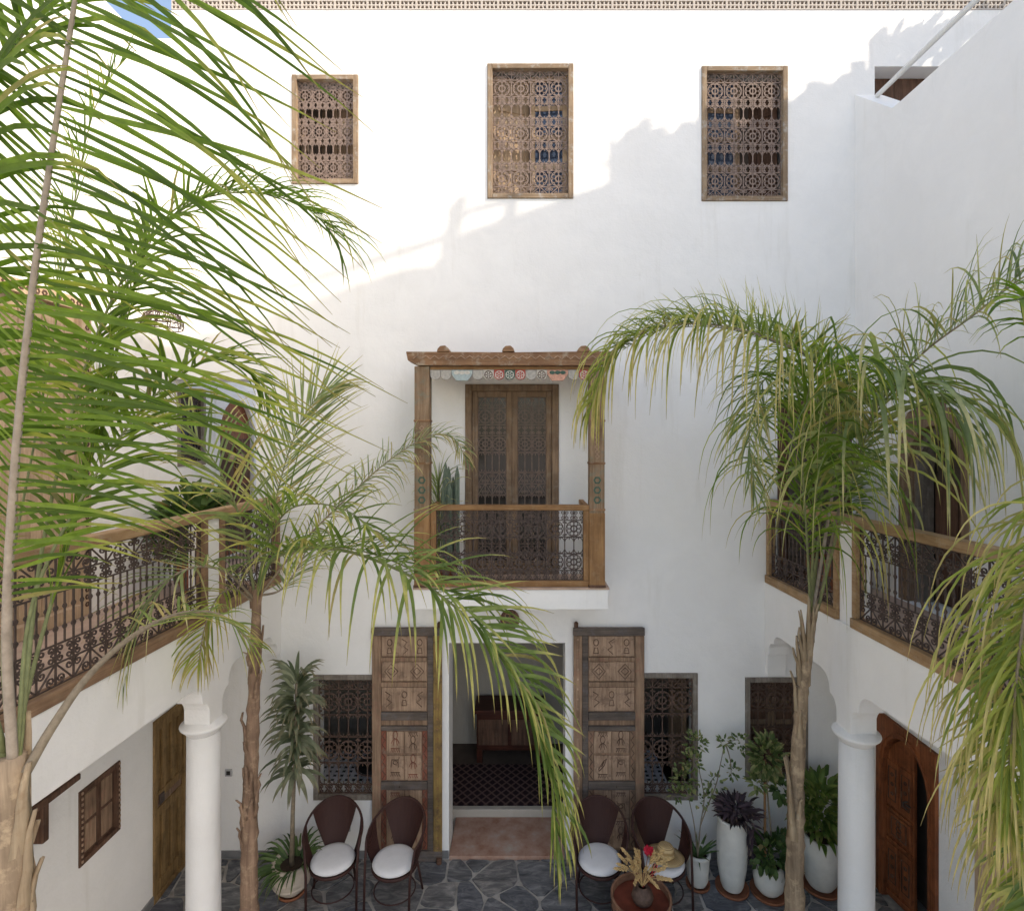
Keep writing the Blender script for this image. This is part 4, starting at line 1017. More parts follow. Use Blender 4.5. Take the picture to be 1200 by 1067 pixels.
def frond(t, ctrl, hint, n, Lmax, width, droop, mat_, t0=.15, ang=(1.25, .5), lift=.25, r0=.016, rmat='rachis_green', indiv=False, seed=1, dry=.06, prof=None, jit=.18, seg=6, vees=0.0, dropout=.0, skew=0.0):
    rg = random.Random(seed)
    pts_, Ltot = catmull(ctrl, 40)
    fr_ = MB().tube(pts_, [r0 * (1 - .85 * k / 39) + .0015 for k in range(40)], 6).build('frond', rmat, t, smooth=True)
    mb = MB(); mb.dv = (0, 0, 0); hint = Vector(hint)
    prof = prof or (lambda s: (.55 + 1.6 * s) if s < .28 else 1.0 - .62 * ((s - .28) / .72) ** 1.6)
    for i in range(n):
        for sd in (-1, 1):
            if rg.random() < dropout: continue
            s = (i + .5 * (sd > 0) + rg.uniform(-.25, .25)) / n; s = min(max(s, 0), .999)
            q = t0 + (1 - t0) * s; x = q * 39; k = min(int(x), 38); p = pts_[k].lerp(pts_[k + 1], x - k)
            T_ = (pts_[k + 1] - pts_[k]).normalized()
            N = hint - T_ * hint.dot(T_)
            if N.length < 1e-4: N = T_.orthogonal()
            N.normalize(); B = T_.cross(N)
            a_ = ang[0] + (ang[1] - ang[0]) * s + sd * skew * s + rg.uniform(-jit, jit)
            lf = lift + rg.uniform(-jit, jit) * 1.2 + (rg.choice((-1, 1)) * vees)
            d = T_ * math.cos(a_) + B * (sd * math.sin(a_)) + N * lf
            L = Lmax * prof(s) * rg.uniform(.85, 1.1)
            one = mb
            if indiv: one = MB(); one.dv = (0, 0, 0)
            blade(one, p, d, N, L, width * rg.uniform(.8, 1.15), droop * rg.uniform(.6, 1.4), seg, rg.random(), rg.uniform(.5, 1) if rg.random() < dry else 0.0, curl=rg.uniform(-.25, .25))
            if indiv: one.build('leaflet', mat_, fr_, smooth=True)
    if not indiv:
        o = mb.build('leaflets', mat_, fr_, smooth=True); o['kind'] = 'stuff'
    return fr_
def trunk(t, pts, r0, r1, mat_, boots, seed, bootmat='bark_boot', bl=(.18, .4)):
    rg = random.Random(seed)
    c_, L = catmull(pts, 60); rr = []
    mb = MB(); n = 14; rings = []
    for k, p in enumerate(c_):
        q = k / 59; r = r0 + (r1 - r0) * q; r *= 1 + .07 * math.sin(k * 1.9) * rg.uniform(.3, 1) + (.13 if k % 4 == 0 else 0)
        rings.append([mb.add(p + Vector((math.cos(2 * math.pi * j / n), math.sin(2 * math.pi * j / n), 0)) * r * (1 + .16 * noise.noise(Vector((j * .9 + seed, k * .23, seed * 3.1))))) for j in range(n)])
    for k in range(59):
        for j in range(n): mb.f.append([rings[k][j], rings[k][(j + 1) % n], rings[k + 1][(j + 1) % n], rings[k + 1][j]])
    mb.f.append(rings[-1]); tr = mb.build('trunk', mat_, t, smooth=True)
    for b in range(boots):
        q = rg.uniform(.30, .97); k = int(q * 59); p = c_[k]; a = rg.uniform(0, 6.28); r = r0 + (r1 - r0) * q
        o_ = Vector((math.cos(a), math.sin(a), 0)); h = rg.uniform(*bl); tv = Vector((-o_.y, o_.x, 0))
        m = MB(); w_ = r * rg.uniform(.5, .9); rings = []
        for e in range(6):
            f = e / 5; cpt = p + o_ * (r * .82 + .05 * f ** 1.5 * rg.uniform(.4, 1.3)) + Vector((0, 0, h * f)); ww = w_ * (1 - .72 * f); dd = .022 * (1 - .6 * f)
            rings.append([m.add(cpt - tv * ww), m.add(cpt + o_ * dd), m.add(cpt + tv * ww), m.add(cpt - o_ * dd)])
        for e in range(5):
            for j in range(4): m.f.append([rings[e][j], rings[e][(j + 1) % 4], rings[e + 1][(j + 1) % 4], rings[e + 1][j]])
        m.f.append(rings[-1]); m.build('leaf_base', bootmat, tr, smooth=True)
    return tr

# palm A: near left
A = thing('palm_tree', 'palm with one long upright pale stalk and fresh green leaflets beside the tan doors', 'palm tree', (-2.12, 2.3, 0), 'courtyard palms')
tp = P(14, 885, 2.3)
trunk(A, [(-2.12, 2.32, 0), (-2.15, 2.3, 1.2), (-2.12, 2.3, 2.4), tp], .115, .05, 'bark', 14, 3, bl=(.25, .5))
fa = lambda *c_: [P(*x) for x in c_]
profA = lambda s: (.34 + 2.2 * s) if s < .3 else 1.0 - .28 * ((s - .3) / .7) ** 1.5
frond(A, fa((16, 905, 2.3), (8, 740, 2.2), (18, 540, 2.1), (38, 340, 2.0), (62, 170, 1.92), (88, 0, 1.86), (105, -120, 1.82), (135, -260, 1.85)), (-.15, -1, .25), 94, 1.40, .017, .27, 'palm_fresh', .20, (1.12, 1.62), .02, .019, 'rachis_pale', True, 11, .02, prof=profA, jit=.10, seg=8, skew=.42)
frond(A, fa((22, 890, 2.3), (50, 640, 2.6), (100, 430, 2.9), (160, 300, 3.1), (230, 236, 3.3), (305, 226, 3.4), (360, 245, 3.45), (388, 272, 3.45)), (.2, -.3, 1), 88, .60, .021, 1.2, 'palm_fresh', .34, (.95, .5), .3, .009, 'rachis_green', False, 12, .02, jit=.28, prof=lambda s: 1.0 - .25 * s)
frond(A, fa((30, 905, 2.3), (62, 850, 2.4), (105, 790, 2.6), (160, 742, 2.9), (215, 718, 3.2), (262, 722, 3.4), (300, 760, 3.5)), (0, -.3, 1), 18, .50, .014, .7, 'palm_mid', .50, (1.2, .5), .1, .020, 'bark_thin', False, 13, .2)
frond(A, fa((4, 880, 2.3), (-60, 640, 2.2), (-90, 420, 2.1), (-60, 200, 2.0), (10, 60, 2.0), (110, -30, 2.1), (220, -40, 2.2)), (.4, -.6, 1), 60, .85, .026, .75, 'palm_fresh', .30, (1.2, .6), .2, .014, 'rachis_green', False, 14, .03)
frond(A, fa((8, 890, 2.3), (-120, 700, 2.3), (-260, 560, 2.3), (-420, 520, 2.4), (-560, 600, 2.5)), (0, -.2, 1), 50, .75, .026, .6, 'palm_fresh', .20, (1.2, .6), .2, .014, 'rachis_green', False, 15, .03)
frond(A, fa((20, 885, 2.3), (40, 700, 2.45), (110, 560, 2.75), (175, 470, 3.05), (235, 425, 3.3), (285, 430, 3.4), (318, 470, 3.4)), (.2, -.4, 1), 60, .55, .021, .6, 'palm_fresh', .34, (1.0, .55), .25, .008, 'rachis_green', False, 16, .04, jit=.28)
# folded young spear
frond(A, fa((16, 880, 2.3), (45, 760, 2.5), (85, 620, 2.75), (120, 480, 2.95), (150, 360, 3.1), (175, 280, 3.2)), (-.6, -.5, .4), 64, .46, .020, .12, 'palm_fresh', .22, (.42, .16), .12, .008, 'rachis_green', False, 17, .0, jit=.16)
frond(A, fa((10, 885, 2.3), (5, 720, 2.6), (40, 520, 3.0), (62, 400, 3.2), (85, 250, 3.3), (110, 130, 3.3), (150, 60, 3.35)), (-.6, -.5, .4), 44, .50, .020, .5, 'palm_fresh', .40, (.85, .45), .25, .007, 'rachis_green', False, 18, .02, jit=.3)

# palm B: middle left
B_ = thing('palm_tree', 'slender palm with peeling red trunk and a frond arching across the doorway', 'palm tree', (wx(294, 4.9), 4.9, 0), 'courtyard palms')
tb = P(301, 690, 4.9)
trunk(B_, [P(292, 1125, 4.9), P(293, 950, 4.9), P(297, 830, 4.9), tb], .078, .036, 'bark_red', 26, 5, 'bark_red', (.12, .4))
frond(B_, fa((301, 700, 4.9), (320, 655, 4.7), (380, 642, 4.3), (450, 660, 3.95), (520, 700, 3.7), (580, 760, 3.55), (625, 840, 3.5), (648, 920, 3.5), (650, 985, 3.5)), (.3, -.3, 1), 80, .90, .026, 1.7, 'palm_mid', .10, (1.0, .42), .40, .016, 'rachis_green', True, 21, .04, jit=.30, seg=8)
frond(B_, fa((301, 695, 4.9), (322, 650, 4.7), (385, 640, 4.35), (455, 655, 4.0), (525, 695, 3.75), (582, 755, 3.6), (620, 830, 3.55), (638, 890, 3.55)), (.1, -.5, 1), 30, .72, .028, .35, 'palm_mid', .12, (.8, .45), .85, .006, 'rachis_green', False, 29, .06, jit=.30, seg=8)
frond(B_, fa((302, 700, 4.9), (318, 610, 5.0), (335, 540, 5.1), (355, 490, 5.2), (378, 458, 5.2), (394, 450, 5.2)), (-.2, -1, .2), 44, .90, .019, .25, 'palm_grey', .30, (.85, .35), .05, .010, 'rachis_green', False, 22, .05, jit=.10)
frond(B_, fa((299, 700, 4.9), (285, 620, 4.8), (262, 560, 4.7), (232, 515, 4.6), (200, 490, 4.5), (165, 500, 4.4)), (.2, -.4, 1), 28, .80, .024, .60, 'palm_grey', .18, (1.0, .5), .3, .012, 'rachis_green', False, 23, .08)
frond(B_, fa((303, 700, 4.9), (350, 640, 5.0), (410, 580, 5.2), (455, 540, 5.35), (500, 512, 5.4), (530, 512, 5.4), (548, 540, 5.4)), (-.1, -.5, 1), 80, .46, .013, 1.1, 'palm_grey', .25, (1.15, .6), .15, .009, 'bark_thin', False, 24, .35, jit=.3)
frond(B_, fa((298, 702, 4.9), (265, 670, 4.6), (225, 665, 4.3), (185, 690, 4.1), (155, 740, 4.0), (140, 800, 3.95)), (0, -.2, 1), 34, .70, .020, .80, 'palm_grey', .18, (1.1, .5), .25, .012, 'bark_thin', False, 25, .2)
frond(B_, fa((303, 698, 4.9), (330, 690, 5.2), (352, 660, 5.5), (362, 640, 5.6), (380, 650, 5.7)), (0, -.5, 1), 24, .48, .017, .9, 'palm_grey', .25, (1.0, .5), .3, .010, 'bark_thin', False, 27, .2)
frond(B_, fa((297, 705, 4.9), (275, 690, 4.75), (255, 700, 4.6), (240, 735, 4.5), (232, 780, 4.45)), (0, -.5, 1), 26, .55, .016, 1.6, 'palm_yellow', .2, (1.0, .5), .3, .010, 'bark_thin', False, 28, .4)
frond(B_, fa((301, 695, 4.9), (312, 640, 4.7), (335, 600, 4.5), (370, 590, 4.3), (410, 600, 4.15), (440, 625, 4.1)), (0, -.5, 1), 26, .70, .027, .4, 'palm_mid', .2, (.8, .4), .6, .010, 'rachis_green', False, 30, .05, jit=.3)

# palm C: middle right
C_ = thing('palm_tree', 'palm with tan trunk and long grey green leaves hanging before the side gallery', 'palm tree', (wx(931, 4.75), 4.75, 0), 'courtyard palms')
tc_ = P(955, 700, 4.75)
trunk(C_, [P(930, 1135, 4.75), P(932, 980, 4.75), P(938, 840, 4.75), tc_], .088, .030, 'bark', 24, 8, 'bark_boot', (.2, .5))
frond(C_, fa((952, 720, 4.75), (972, 600, 4.6), (985, 500, 4.45), (960, 428, 4.3), (900, 396, 4.15), (830, 380, 4.05), (765, 385, 4.0), (720, 415, 3.98), (694, 475, 3.98)), (0, -.35, 1), 100, 1.05, .019, 3.0, 'palm_yellow', .38, (1.0, .40), .30, .014, 'rachis_pale', True, 31, .08, jit=.34, seg=9)
frond(C_, fa((952, 720, 4.75), (970, 600, 4.62), (982, 500, 4.5), (962, 432, 4.35), (905, 400, 4.2), (835, 383, 4.1), (770, 388, 4.05), (730, 410, 4.02)), (0, -.6, 1), 84, .50, .018, .22, 'palm_grey', .38, (.85, .45), 1.05, .006, 'rachis_green', False, 39, .12, jit=.34, seg=7)
frond(C_, fa((958, 715, 4.75), (985, 590, 4.5), (1020, 490, 4.2), (1075, 420, 3.9), (1140, 370, 3.6), (1210, 318, 3.4), (1300, 280, 3.3)), (0, -.5, 1), 84, .78, .016, 1.2, 'palm_grey', .34, (1.0, .5), .55, .013, 'bark_thin', False, 32, .24, jit=.45, seg=8)
frond(C_, fa((950, 720, 4.75), (955, 600, 4.5), (965, 520, 4.3), (985, 455, 4.1), (1020, 430, 3.95), (1060, 442, 3.8), (1095, 480, 3.7)), (0, -.3, 1), 36, 1.40, .023, 3.2, 'palm_mid', .24, (.8, .4), .15, .014, 'rachis_green', False, 33, .05, jit=.3, seg=10)
frond(C_, fa((948, 720, 4.75), (962, 600, 4.6), (960, 500, 4.5), (930, 440, 4.4), (895, 445, 4.3), (878, 505, 4.25), (885, 580, 4.2)), (0, -.3, 1), 56, .62, .015, 1.2, 'palm_grey', .40, (1.0, .45), .3, .010, 'rachis_green', False, 34, .15, jit=.3, seg=7)
frond(C_, fa((952, 715, 4.75), (962, 590, 4.8), (960, 500, 4.9), (945, 445, 5.0), (925, 440, 5.1), (905, 475, 5.15)), (0, -.3, 1), 20, 1.15, .017, 2.8, 'palm_mid', .22, (.8, .4), .15, .011, 'rachis_green', False, 35, .1, jit=.3, seg=9)
frond(C_, fa((950, 715, 4.75), (945, 620, 4.4), (940, 520, 4.1), (950, 450, 3.9), (975, 425, 3.7), (1000, 440, 3.6)), (0, -.3, 1), 34, 1.35, .020, 3.2, 'palm_fresh', .24, (.7, .4), .1, .011, 'rachis_green', False, 37, .05, jit=.3, seg=10)
frond(C_, fa((958, 715, 4.75), (985, 610, 4.4), (1015, 510, 4.1), (1050, 455, 3.8), (1095, 455, 3.6), (1130, 500, 3.5)), (0, -.3, 1), 30, 1.55, .034, 3.4, 'palm_grey', .42, (.9, .45), .1, .012, 'rachis_green', False, 38, .05, jit=.3, seg=10)

# palm D: near right, trunk beyond the picture
Dp = thing('palm_tree', 'yellowing palm fronds hanging in front of the tan plank door', 'palm tree', (2.75, 2.5, 0), 'courtyard palms')
td = Vector((2.7, 2.5, 4.3))
trunk(Dp, [(2.75, 2.5, 0), (2.72, 2.5, 1.5), (2.7, 2.5, 3.0), td], .115, .08, 'bark', 8, 9)
frond(Dp, [td] + fa((1275, 560, 2.5), (1245, 590, 2.45), (1215, 650, 2.42), (1198, 740, 2.4), (1186, 850, 2.4), (1180, 960, 2.4)), (-.5, -.5, .5), 96, .80, .011, 2.4, 'palm_yellow', .15, (.8, .35), .25, .010, 'bark_thin', True, 41, .22, jit=.4, seg=8)
frond(Dp, [td] + fa((1285, 600, 2.55), (1255, 690, 2.6), (1230, 800, 2.65), (1216, 900, 2.7), (1206, 1010, 2.7), (1200, 1110, 2.7)), (-.6, -.5, .4), 90, .84, .013, 2.2, 'palm_yellow', .12, (1.0, .45), .2, .012, 'rachis_green', False, 42, .18, jit=.4, seg=8)
frond(Dp, [td] + fa((1270, 450, 2.4), (1232, 380, 2.3), (1205, 350, 2.25), (1190, 352, 2.2)), (0, -.5, 1), 24, .42, .022, 1.5, 'palm_fresh', .40, (1.0, .5), .1, .010, 'rachis_green', False, 43, .02, jit=.2)
frond(Dp, [td] + fa((1290, 700, 2.4), (1272, 850, 2.4), (1250, 980, 2.4), (1215, 1070, 2.4)), (-.8, -.3, .5), 70, .66, .020, .6, 'palm_mid', .15, (1.2, .6), .2, .012, 'rachis_green', False, 44, .08, jit=.3)
frond(Dp, [td] + [Vector((2.9, 2.2, 4.9)), Vector((3.2, 1.8, 5.3)), Vector((3.5, 1.2, 5.2))], (0, -.3, 1), 30, .6, .022, .9, 'palm_mid', .15, (1.2, .6), .2, .014, 'rachis_green', False, 45, .08)
frond(Dp, [td] + [Vector((2.5, 2.0, 4.9)), Vector((2.3, 1.3, 5.2)), Vector((2.2, .5, 5.0))], (0, -.3, 1), 30, .6, .022, .9, 'palm_mid', .15, (1.2, .6), .2, .014, 'rachis_green', False, 46, .08)

# ------------------------------------------------------------------ potted plants
def pot(name, label, c0, prof, m, soil_z, soil_r, saucer=None, grp='potted plants along the wall', band=None, cat='potted plant'):
    t = thing(name, label, cat, c0, grp)
    z0 = .03 if saucer else .008
    p = MB().lathe(prof, (c0[0], c0[1], z0 + c0[2]), 28, cap=False).build('pot', m, t, smooth=True)
    if band:
        for z, r in band: MB().lathe([(r, z - .012), (r + .012, z), (r, z + .012)], (c0[0], c0[1], z0 + c0[2]), 28, False).build('band', m, p, smooth=True)
    MB().lathe([(.001, 0), (soil_r, 0)], (c0[0], c0[1], z0 + soil_z + c0[2]), 20, False).build('soil', 'soil', t)
    if saucer: MB().lathe([(saucer * .8, .006), (saucer, .008), (saucer * 1.03, .035), (saucer * .98, .035), (saucer * .93, .018), (.001, .016)], c0, 28, False).build('saucer', 'terracotta', t, smooth=True)
    return t
def tufts(t, name, m, c0, rad, n, L, w_, droop, up=.5, seed=1, seg=3, shell=True):
    rg = random.Random(seed); mb = MB(); mb.dv = (0, 0, 0)
    c0 = Vector(c0); rad = Vector(rad)
    for i in range(n):
        v = Vector((rg.gauss(0, 1), rg.gauss(0, 1), rg.gauss(0, 1))).normalized()
        q = rg.uniform(.45, 1.0) if shell else rg.uniform(0, .3)
        p = c0 + Vector((v.x * rad.x, v.y * rad.y, v.z * rad.z)) * q * (1 + .35 * noise.noise(v * 2.1 + Vector((seed, 0, 0))))
        d = v + Vector((rg.uniform(-.6, .6), rg.uniform(-.6, .6), rg.uniform(-.3, .3) + up))
        nr = Vector((rg.uniform(-.5, .5), rg.uniform(-.9, .1), 1))
        blade(mb, p, d, nr, L * rg.uniform(.6, 1.2), w_ * rg.uniform(.7, 1.2), droop, seg, rg.random(), .9 if rg.random() < .02 else 0, taper=False)
    o = mb.build(name, m, t, smooth=True); o['kind'] = 'stuff'; return o
def big_leaves(t, m, base, dirs, L, w_, droop, seed, seg=6, name='leaf'):
    rg = random.Random(seed)
    for p, d in dirs:
        mb = MB(); mb.dv = (0, 0, 0)
        blade(mb, p, d, (rg.uniform(-.3, .3), -.5, 1), L * rg.uniform(.75, 1.15), w_ * rg.uniform(.8, 1.15), droop * rg.uniform(.7, 1.3), seg, rg.random(), 0, .22)
        mb.build(name, m, t, smooth=True)
# dracaena
c0 = (-2.36, 5.72, 0)
t = pot('potted_dracaena', 'tall dracaena with drooping striped leaves in a ribbed cream pot', c0, [(.10, 0), (.16, .06), (.19, .16), (.195, .23), (.175, .27), (.195, .285), (.195, .31), (.165, .31), (.155, .27)], 'pot_cream', .26, .16, .13, band=[(.10, .175), (.17, .19)])
stem = [(-2.36, 5.72, .26), (-2.35, 5.72, .8), (-2.33, 5.73, 1.4), (-2.32, 5.74, 2.15)]
MB().tube(stem, [.028, .022, .018, .012], 8).build('stem', 'bark_thin', t, smooth=True)
rg = random.Random(5); dirs = []
for k in range(175):
    f = rg.random() ** .85; z = 1.22 + f * .98; a = rg.uniform(0, 6.283); e = -.1 + f * .9 + (.9 if f > .9 else 0)
    dirs.append((Vector((-2.335 + .015 * f, 5.735, z)) + Vector((math.cos(a), math.sin(a), 0)) * .02, Vector((math.cos(a), math.sin(a), e))))
big_leaves(t, 'leaf_stripe', None, dirs, .34, .050, 1.35, 3)
dirs = []
for k in range(70):
    a = rg.uniform(0, 6.283); dirs.append((Vector(c0) + Vector((.11 * math.cos(a), .11 * math.sin(a), .30)), Vector((math.cos(a) - .5, math.sin(a) - .3, rg.uniform(.3, 1.2)))))
big_leaves(t, 'leaf_dark', None, dirs, .34, .026, 1.3, 4)

# pot with aloe and straggly shrub
c0 = (1.86, 5.82, 0)
t = pot('potted_shrub', 'straggly light green shrub with aloe in a small white pot', c0, [(.085, 0), (.105, .05), (.115, .18), (.118, .27), (.13, .30), (.13, .33), (.108, .33), (.10, .28)], 'pot_glaze', .27, .10, .12)
rg = random.Random(9)
twigs = [[(1.86, 5.82, .30), (1.90, 5.86, .6), (1.96, 5.92, .85), (1.92, 5.98, 1.15), (1.90, 6.0, 1.45)], [(1.86, 5.82, .30), (1.83, 5.85, .62), (1.78, 5.9, .9), (1.74, 5.95, 1.12)], [(1.90, 5.86, .6), (1.99, 5.9, .78), (2.10, 5.95, .98), (2.16, 5.98, 1.2), (2.22, 6.0, 1.38), (2.36, 6.02, 1.42)], [(1.96, 5.92, .85), (2.04, 5.95, 1.0), (2.12, 5.97, 1.08)], [(2.22, 6.0, 1.38), (2.27, 6.0, 1.2), (2.28, 6.0, 1.02)]]
for tw in twigs:
    cp, L = catmull(tw, 14); o = MB().tube(cp, [.008 - .005 * k / 13 for k in range(14)], 5).build('stem', 'bark_thin', t)
m_i = 0
for (p, rr, n_) in (((1.90, 5.99, 1.40), .13, 90), ((1.76, 5.94, 1.05), .14, 95), ((1.84, 5.94, 1.22), .10, 45), ((2.36, 6.0, 1.40), .10, 32), ((2.20, 6.0, 1.40), .07, 26), ((2.28, 6.0, 1.10), .09, 26), ((1.93, 5.92, .85), .13, 36), ((2.08, 5.95, 1.0), .12, 28), ((1.66, 5.9, .90), .08, 26)):
    m_i += 1; tufts(t, 'foliage', 'leaf_variegated', p, (rr, rr * .7, rr * 1.1), n_, .055, .030, .5, .1, 50 + m_i, 2, True)
dirs = [(Vector(c0) + Vector((0, 0, .30)), Vector((math.cos(a), math.sin(a), rg.uniform(.3, 1.3)))) for a in [k * .45 for k in range(22)]]
big_leaves(t, 'leaf_dark', None, dirs, .27, .026, .35, 6)

# tall jar with purple plant
c0 = (2.20, 5.77, 0)
t = pot('potted_spiderwort', 'dark purple trailing plant in the tallest white jar', c0, [(.10, 0), (.115, .04), (.145, .22), (.155, .42), (.15, .58), (.135, .68), (.145, .70), (.145, .72), (.122, .72), (.118, .66)], 'pot_glaze', .67, .115, .165)
rg = random.Random(12); dirs = []
for k in range(150):
    a = rg.uniform(0, 6.283); e = rg.uniform(-.1, .9); rr = rg.uniform(.02, .17)
    dirs.append((Vector(c0) + Vector((rr * math.cos(a) + .04, rr * math.sin(a), .74 + rg.uniform(0, .14))), Vector((math.cos(a), math.sin(a), e))))
for k in range(26): dirs.append((Vector(c0) + Vector((.16 + rg.uniform(-.02, .03), -.06 + rg.uniform(-.05, .05), .72 - rg.random() * .34)), Vector((rg.uniform(-.6, .8), rg.uniform(-1, 0), -.4))))
big_leaves(t, 'leaf_purple', None, dirs, .145, .034, .8, 7, 4)
MB().tube([(2.33, 5.73, .72), (2.37, 5.71, .6), (2.365, 5.7, .4)], .006, 5).build('stem', 'leaf_purple' if 0 else 'bark_thin', t)

# ficus standard
c0 = (2.56, 5.72, 0)
t = pot('potted_ficus', 'staked ficus with a round leafy top in a short white pot', c0, [(.10, 0), (.14, .05), (.155, .14), (.14, .22), (.125, .26), (.13, .275), (.105, .275), (.1, .24)], 'pot_glaze', .235, .10, .18)
MB().tube([(2.53, 5.74, .2), (2.545, 5.78, 1.05), (2.56, 5.81, 1.32)], .014, 6).build('stake', 'wood_balcony', t)
MB().tube([(2.58, 5.73, .22), (2.60, 5.76, .6), (2.575, 5.79, 1.0), (2.57, 5.8, 1.3)], [.012, .01, .009, .006], 6).build('stem', 'bark_thin', t)
tufts(t, 'foliage', 'leaf_variegated', (2.56, 5.8, 1.36), (.17, .15, .20), 260, .095, .036, .6, .1, 71, 3)
tufts(t, 'foliage', 'leaf_variegated', (2.45, 5.75, 1.12), (.09, .08, .07), 50, .085, .03, .5, .1, 72, 3)
tufts(t, 'foliage', 'leaf_dark', (2.73, 5.78, 1.03), (.09, .08, .10), 44, .085, .05, .5, 0, 73, 3)
tufts(t, 'foliage', 'leaf_dark', (2.60, 5.72, .42), (.22, .17, .18), 210, .105, .055, .7, .15, 74, 3)

# dense fern-like plant
c0 = (3.14, 5.80, 0)
t = pot('potted_croton', 'dense glossy green bush in a wide white pot by the column', c0, [(.12, 0), (.15, .05), (.19, .22), (.20, .36), (.185, .46), (.17, .50), (.18, .52), (.15, .52), (.145, .46)], 'pot_glaze', .47, .14, .19)
rg = random.Random(15); dirs = []
for k in range(290):
    a = rg.uniform(0, 6.283); f = rg.random(); rr = rg.uniform(.03, .22)
    dirs.append((Vector(c0) + Vector((rr * math.cos(a), rr * math.sin(a), .56 + f * .52)), Vector((math.cos(a), math.sin(a) - .2, .2 + f))))
big_leaves(t, 'leaf_mid', None, dirs, .17, .055, 1.1, 8, 5)

# balcony plants
t = pot('potted_cactus', 'cluster of upright blue green cactus stems on the balcony', (wx(523, 5.95), 5.95, 3.17), [(.09, 0), (.12, .14), (.13, .2), (.115, .2)], 'terracotta', .18, .11, None, 'plants on the balcony')
rg = random.Random(21)
for k in range(13):
    a = rg.uniform(0, 6.28); q = rg.uniform(.01, .13); x, y = wx(525, 5.95) + q * math.cos(a), 5.95 + q * math.sin(a) * .8; h = rg.uniform(.6, 1.1)
    m = MB(); n = 16; rings = []
    for e in range(12):
        f = e / 11; r = .027 * (1 if f < .9 else math.sqrt(max(.02, 1 - ((f - .9) / .1) ** 2)))
        rings.append([m.add((x + r * (1.0 if j % 2 else .74) * math.cos(j * 2 * math.pi / n), y + r * (1.0 if j % 2 else .74) * math.sin(j * 2 * math.pi / n), 3.35 + h * f)) for j in range(n)])
    for e in range(11):
        for j in range(n): m.f.append([rings[e][j], rings[e][(j + 1) % n], rings[e + 1][(j + 1) % n], rings[e + 1][j]])
    m.f.append(rings[-1]); m.build('cactus_stem', 'cactus', t, smooth=False)
t = pot('potted_grass', 'feathery arching grass plant in a clay pot beside the balcony cactus', (wx(512, 6.0) , 6.02, 3.17), [(.07, 0), (.10, .14), (.11, .2), (.095, .2)], 'terracotta', .18, .09, None, 'plants on the balcony')
rg = random.Random(77); dirs = [(Vector((wx(514, 6.0), 6.0, 3.36 + rg.uniform(0, .85))), Vector((rg.uniform(-.9, 1), rg.uniform(-.9, .2), rg.uniform(.8, 2.0)))) for k in range(85)]
MB().tube([(wx(514, 6.0), 6.0, 3.34), (wx(514, 6.0), 6.0, 4.25)], .012, 6).build('stem', 'bark_thin', t)
big_leaves(t, 'palm_grey', None, dirs, .48, .013, 1.2, 5, 7)
# gallery plants
t = pot('potted_shrub', 'dark leafy shrub in a terracotta pot on the gallery by the passage', (-3.38, 5.75, 3.10), [(.12, 0), (.17, .2), (.19, .34), (.165, .34)], 'terracotta', .31, .16, None, 'plants on the galleries')
tufts(t, 'foliage', 'leaf_dark', (-3.38, 5.72, 3.80), (.34, .28, .36), 420, .17, .075, .7, .1, 81, 3)
t = pot('potted_shrub', 'bright green shrub in a terracotta pot before the dark gallery door', (3.18, 5.80, 3.10), [(.12, 0), (.17, .2), (.19, .34), (.165, .34)], 'terracotta', .31, .16, None, 'plants on the galleries')
tufts(t, 'foliage', 'leaf_mid', (3.16, 5.75, 4.10), (.30, .25, .58), 340, .20, .03, .5, .5, 82, 3)

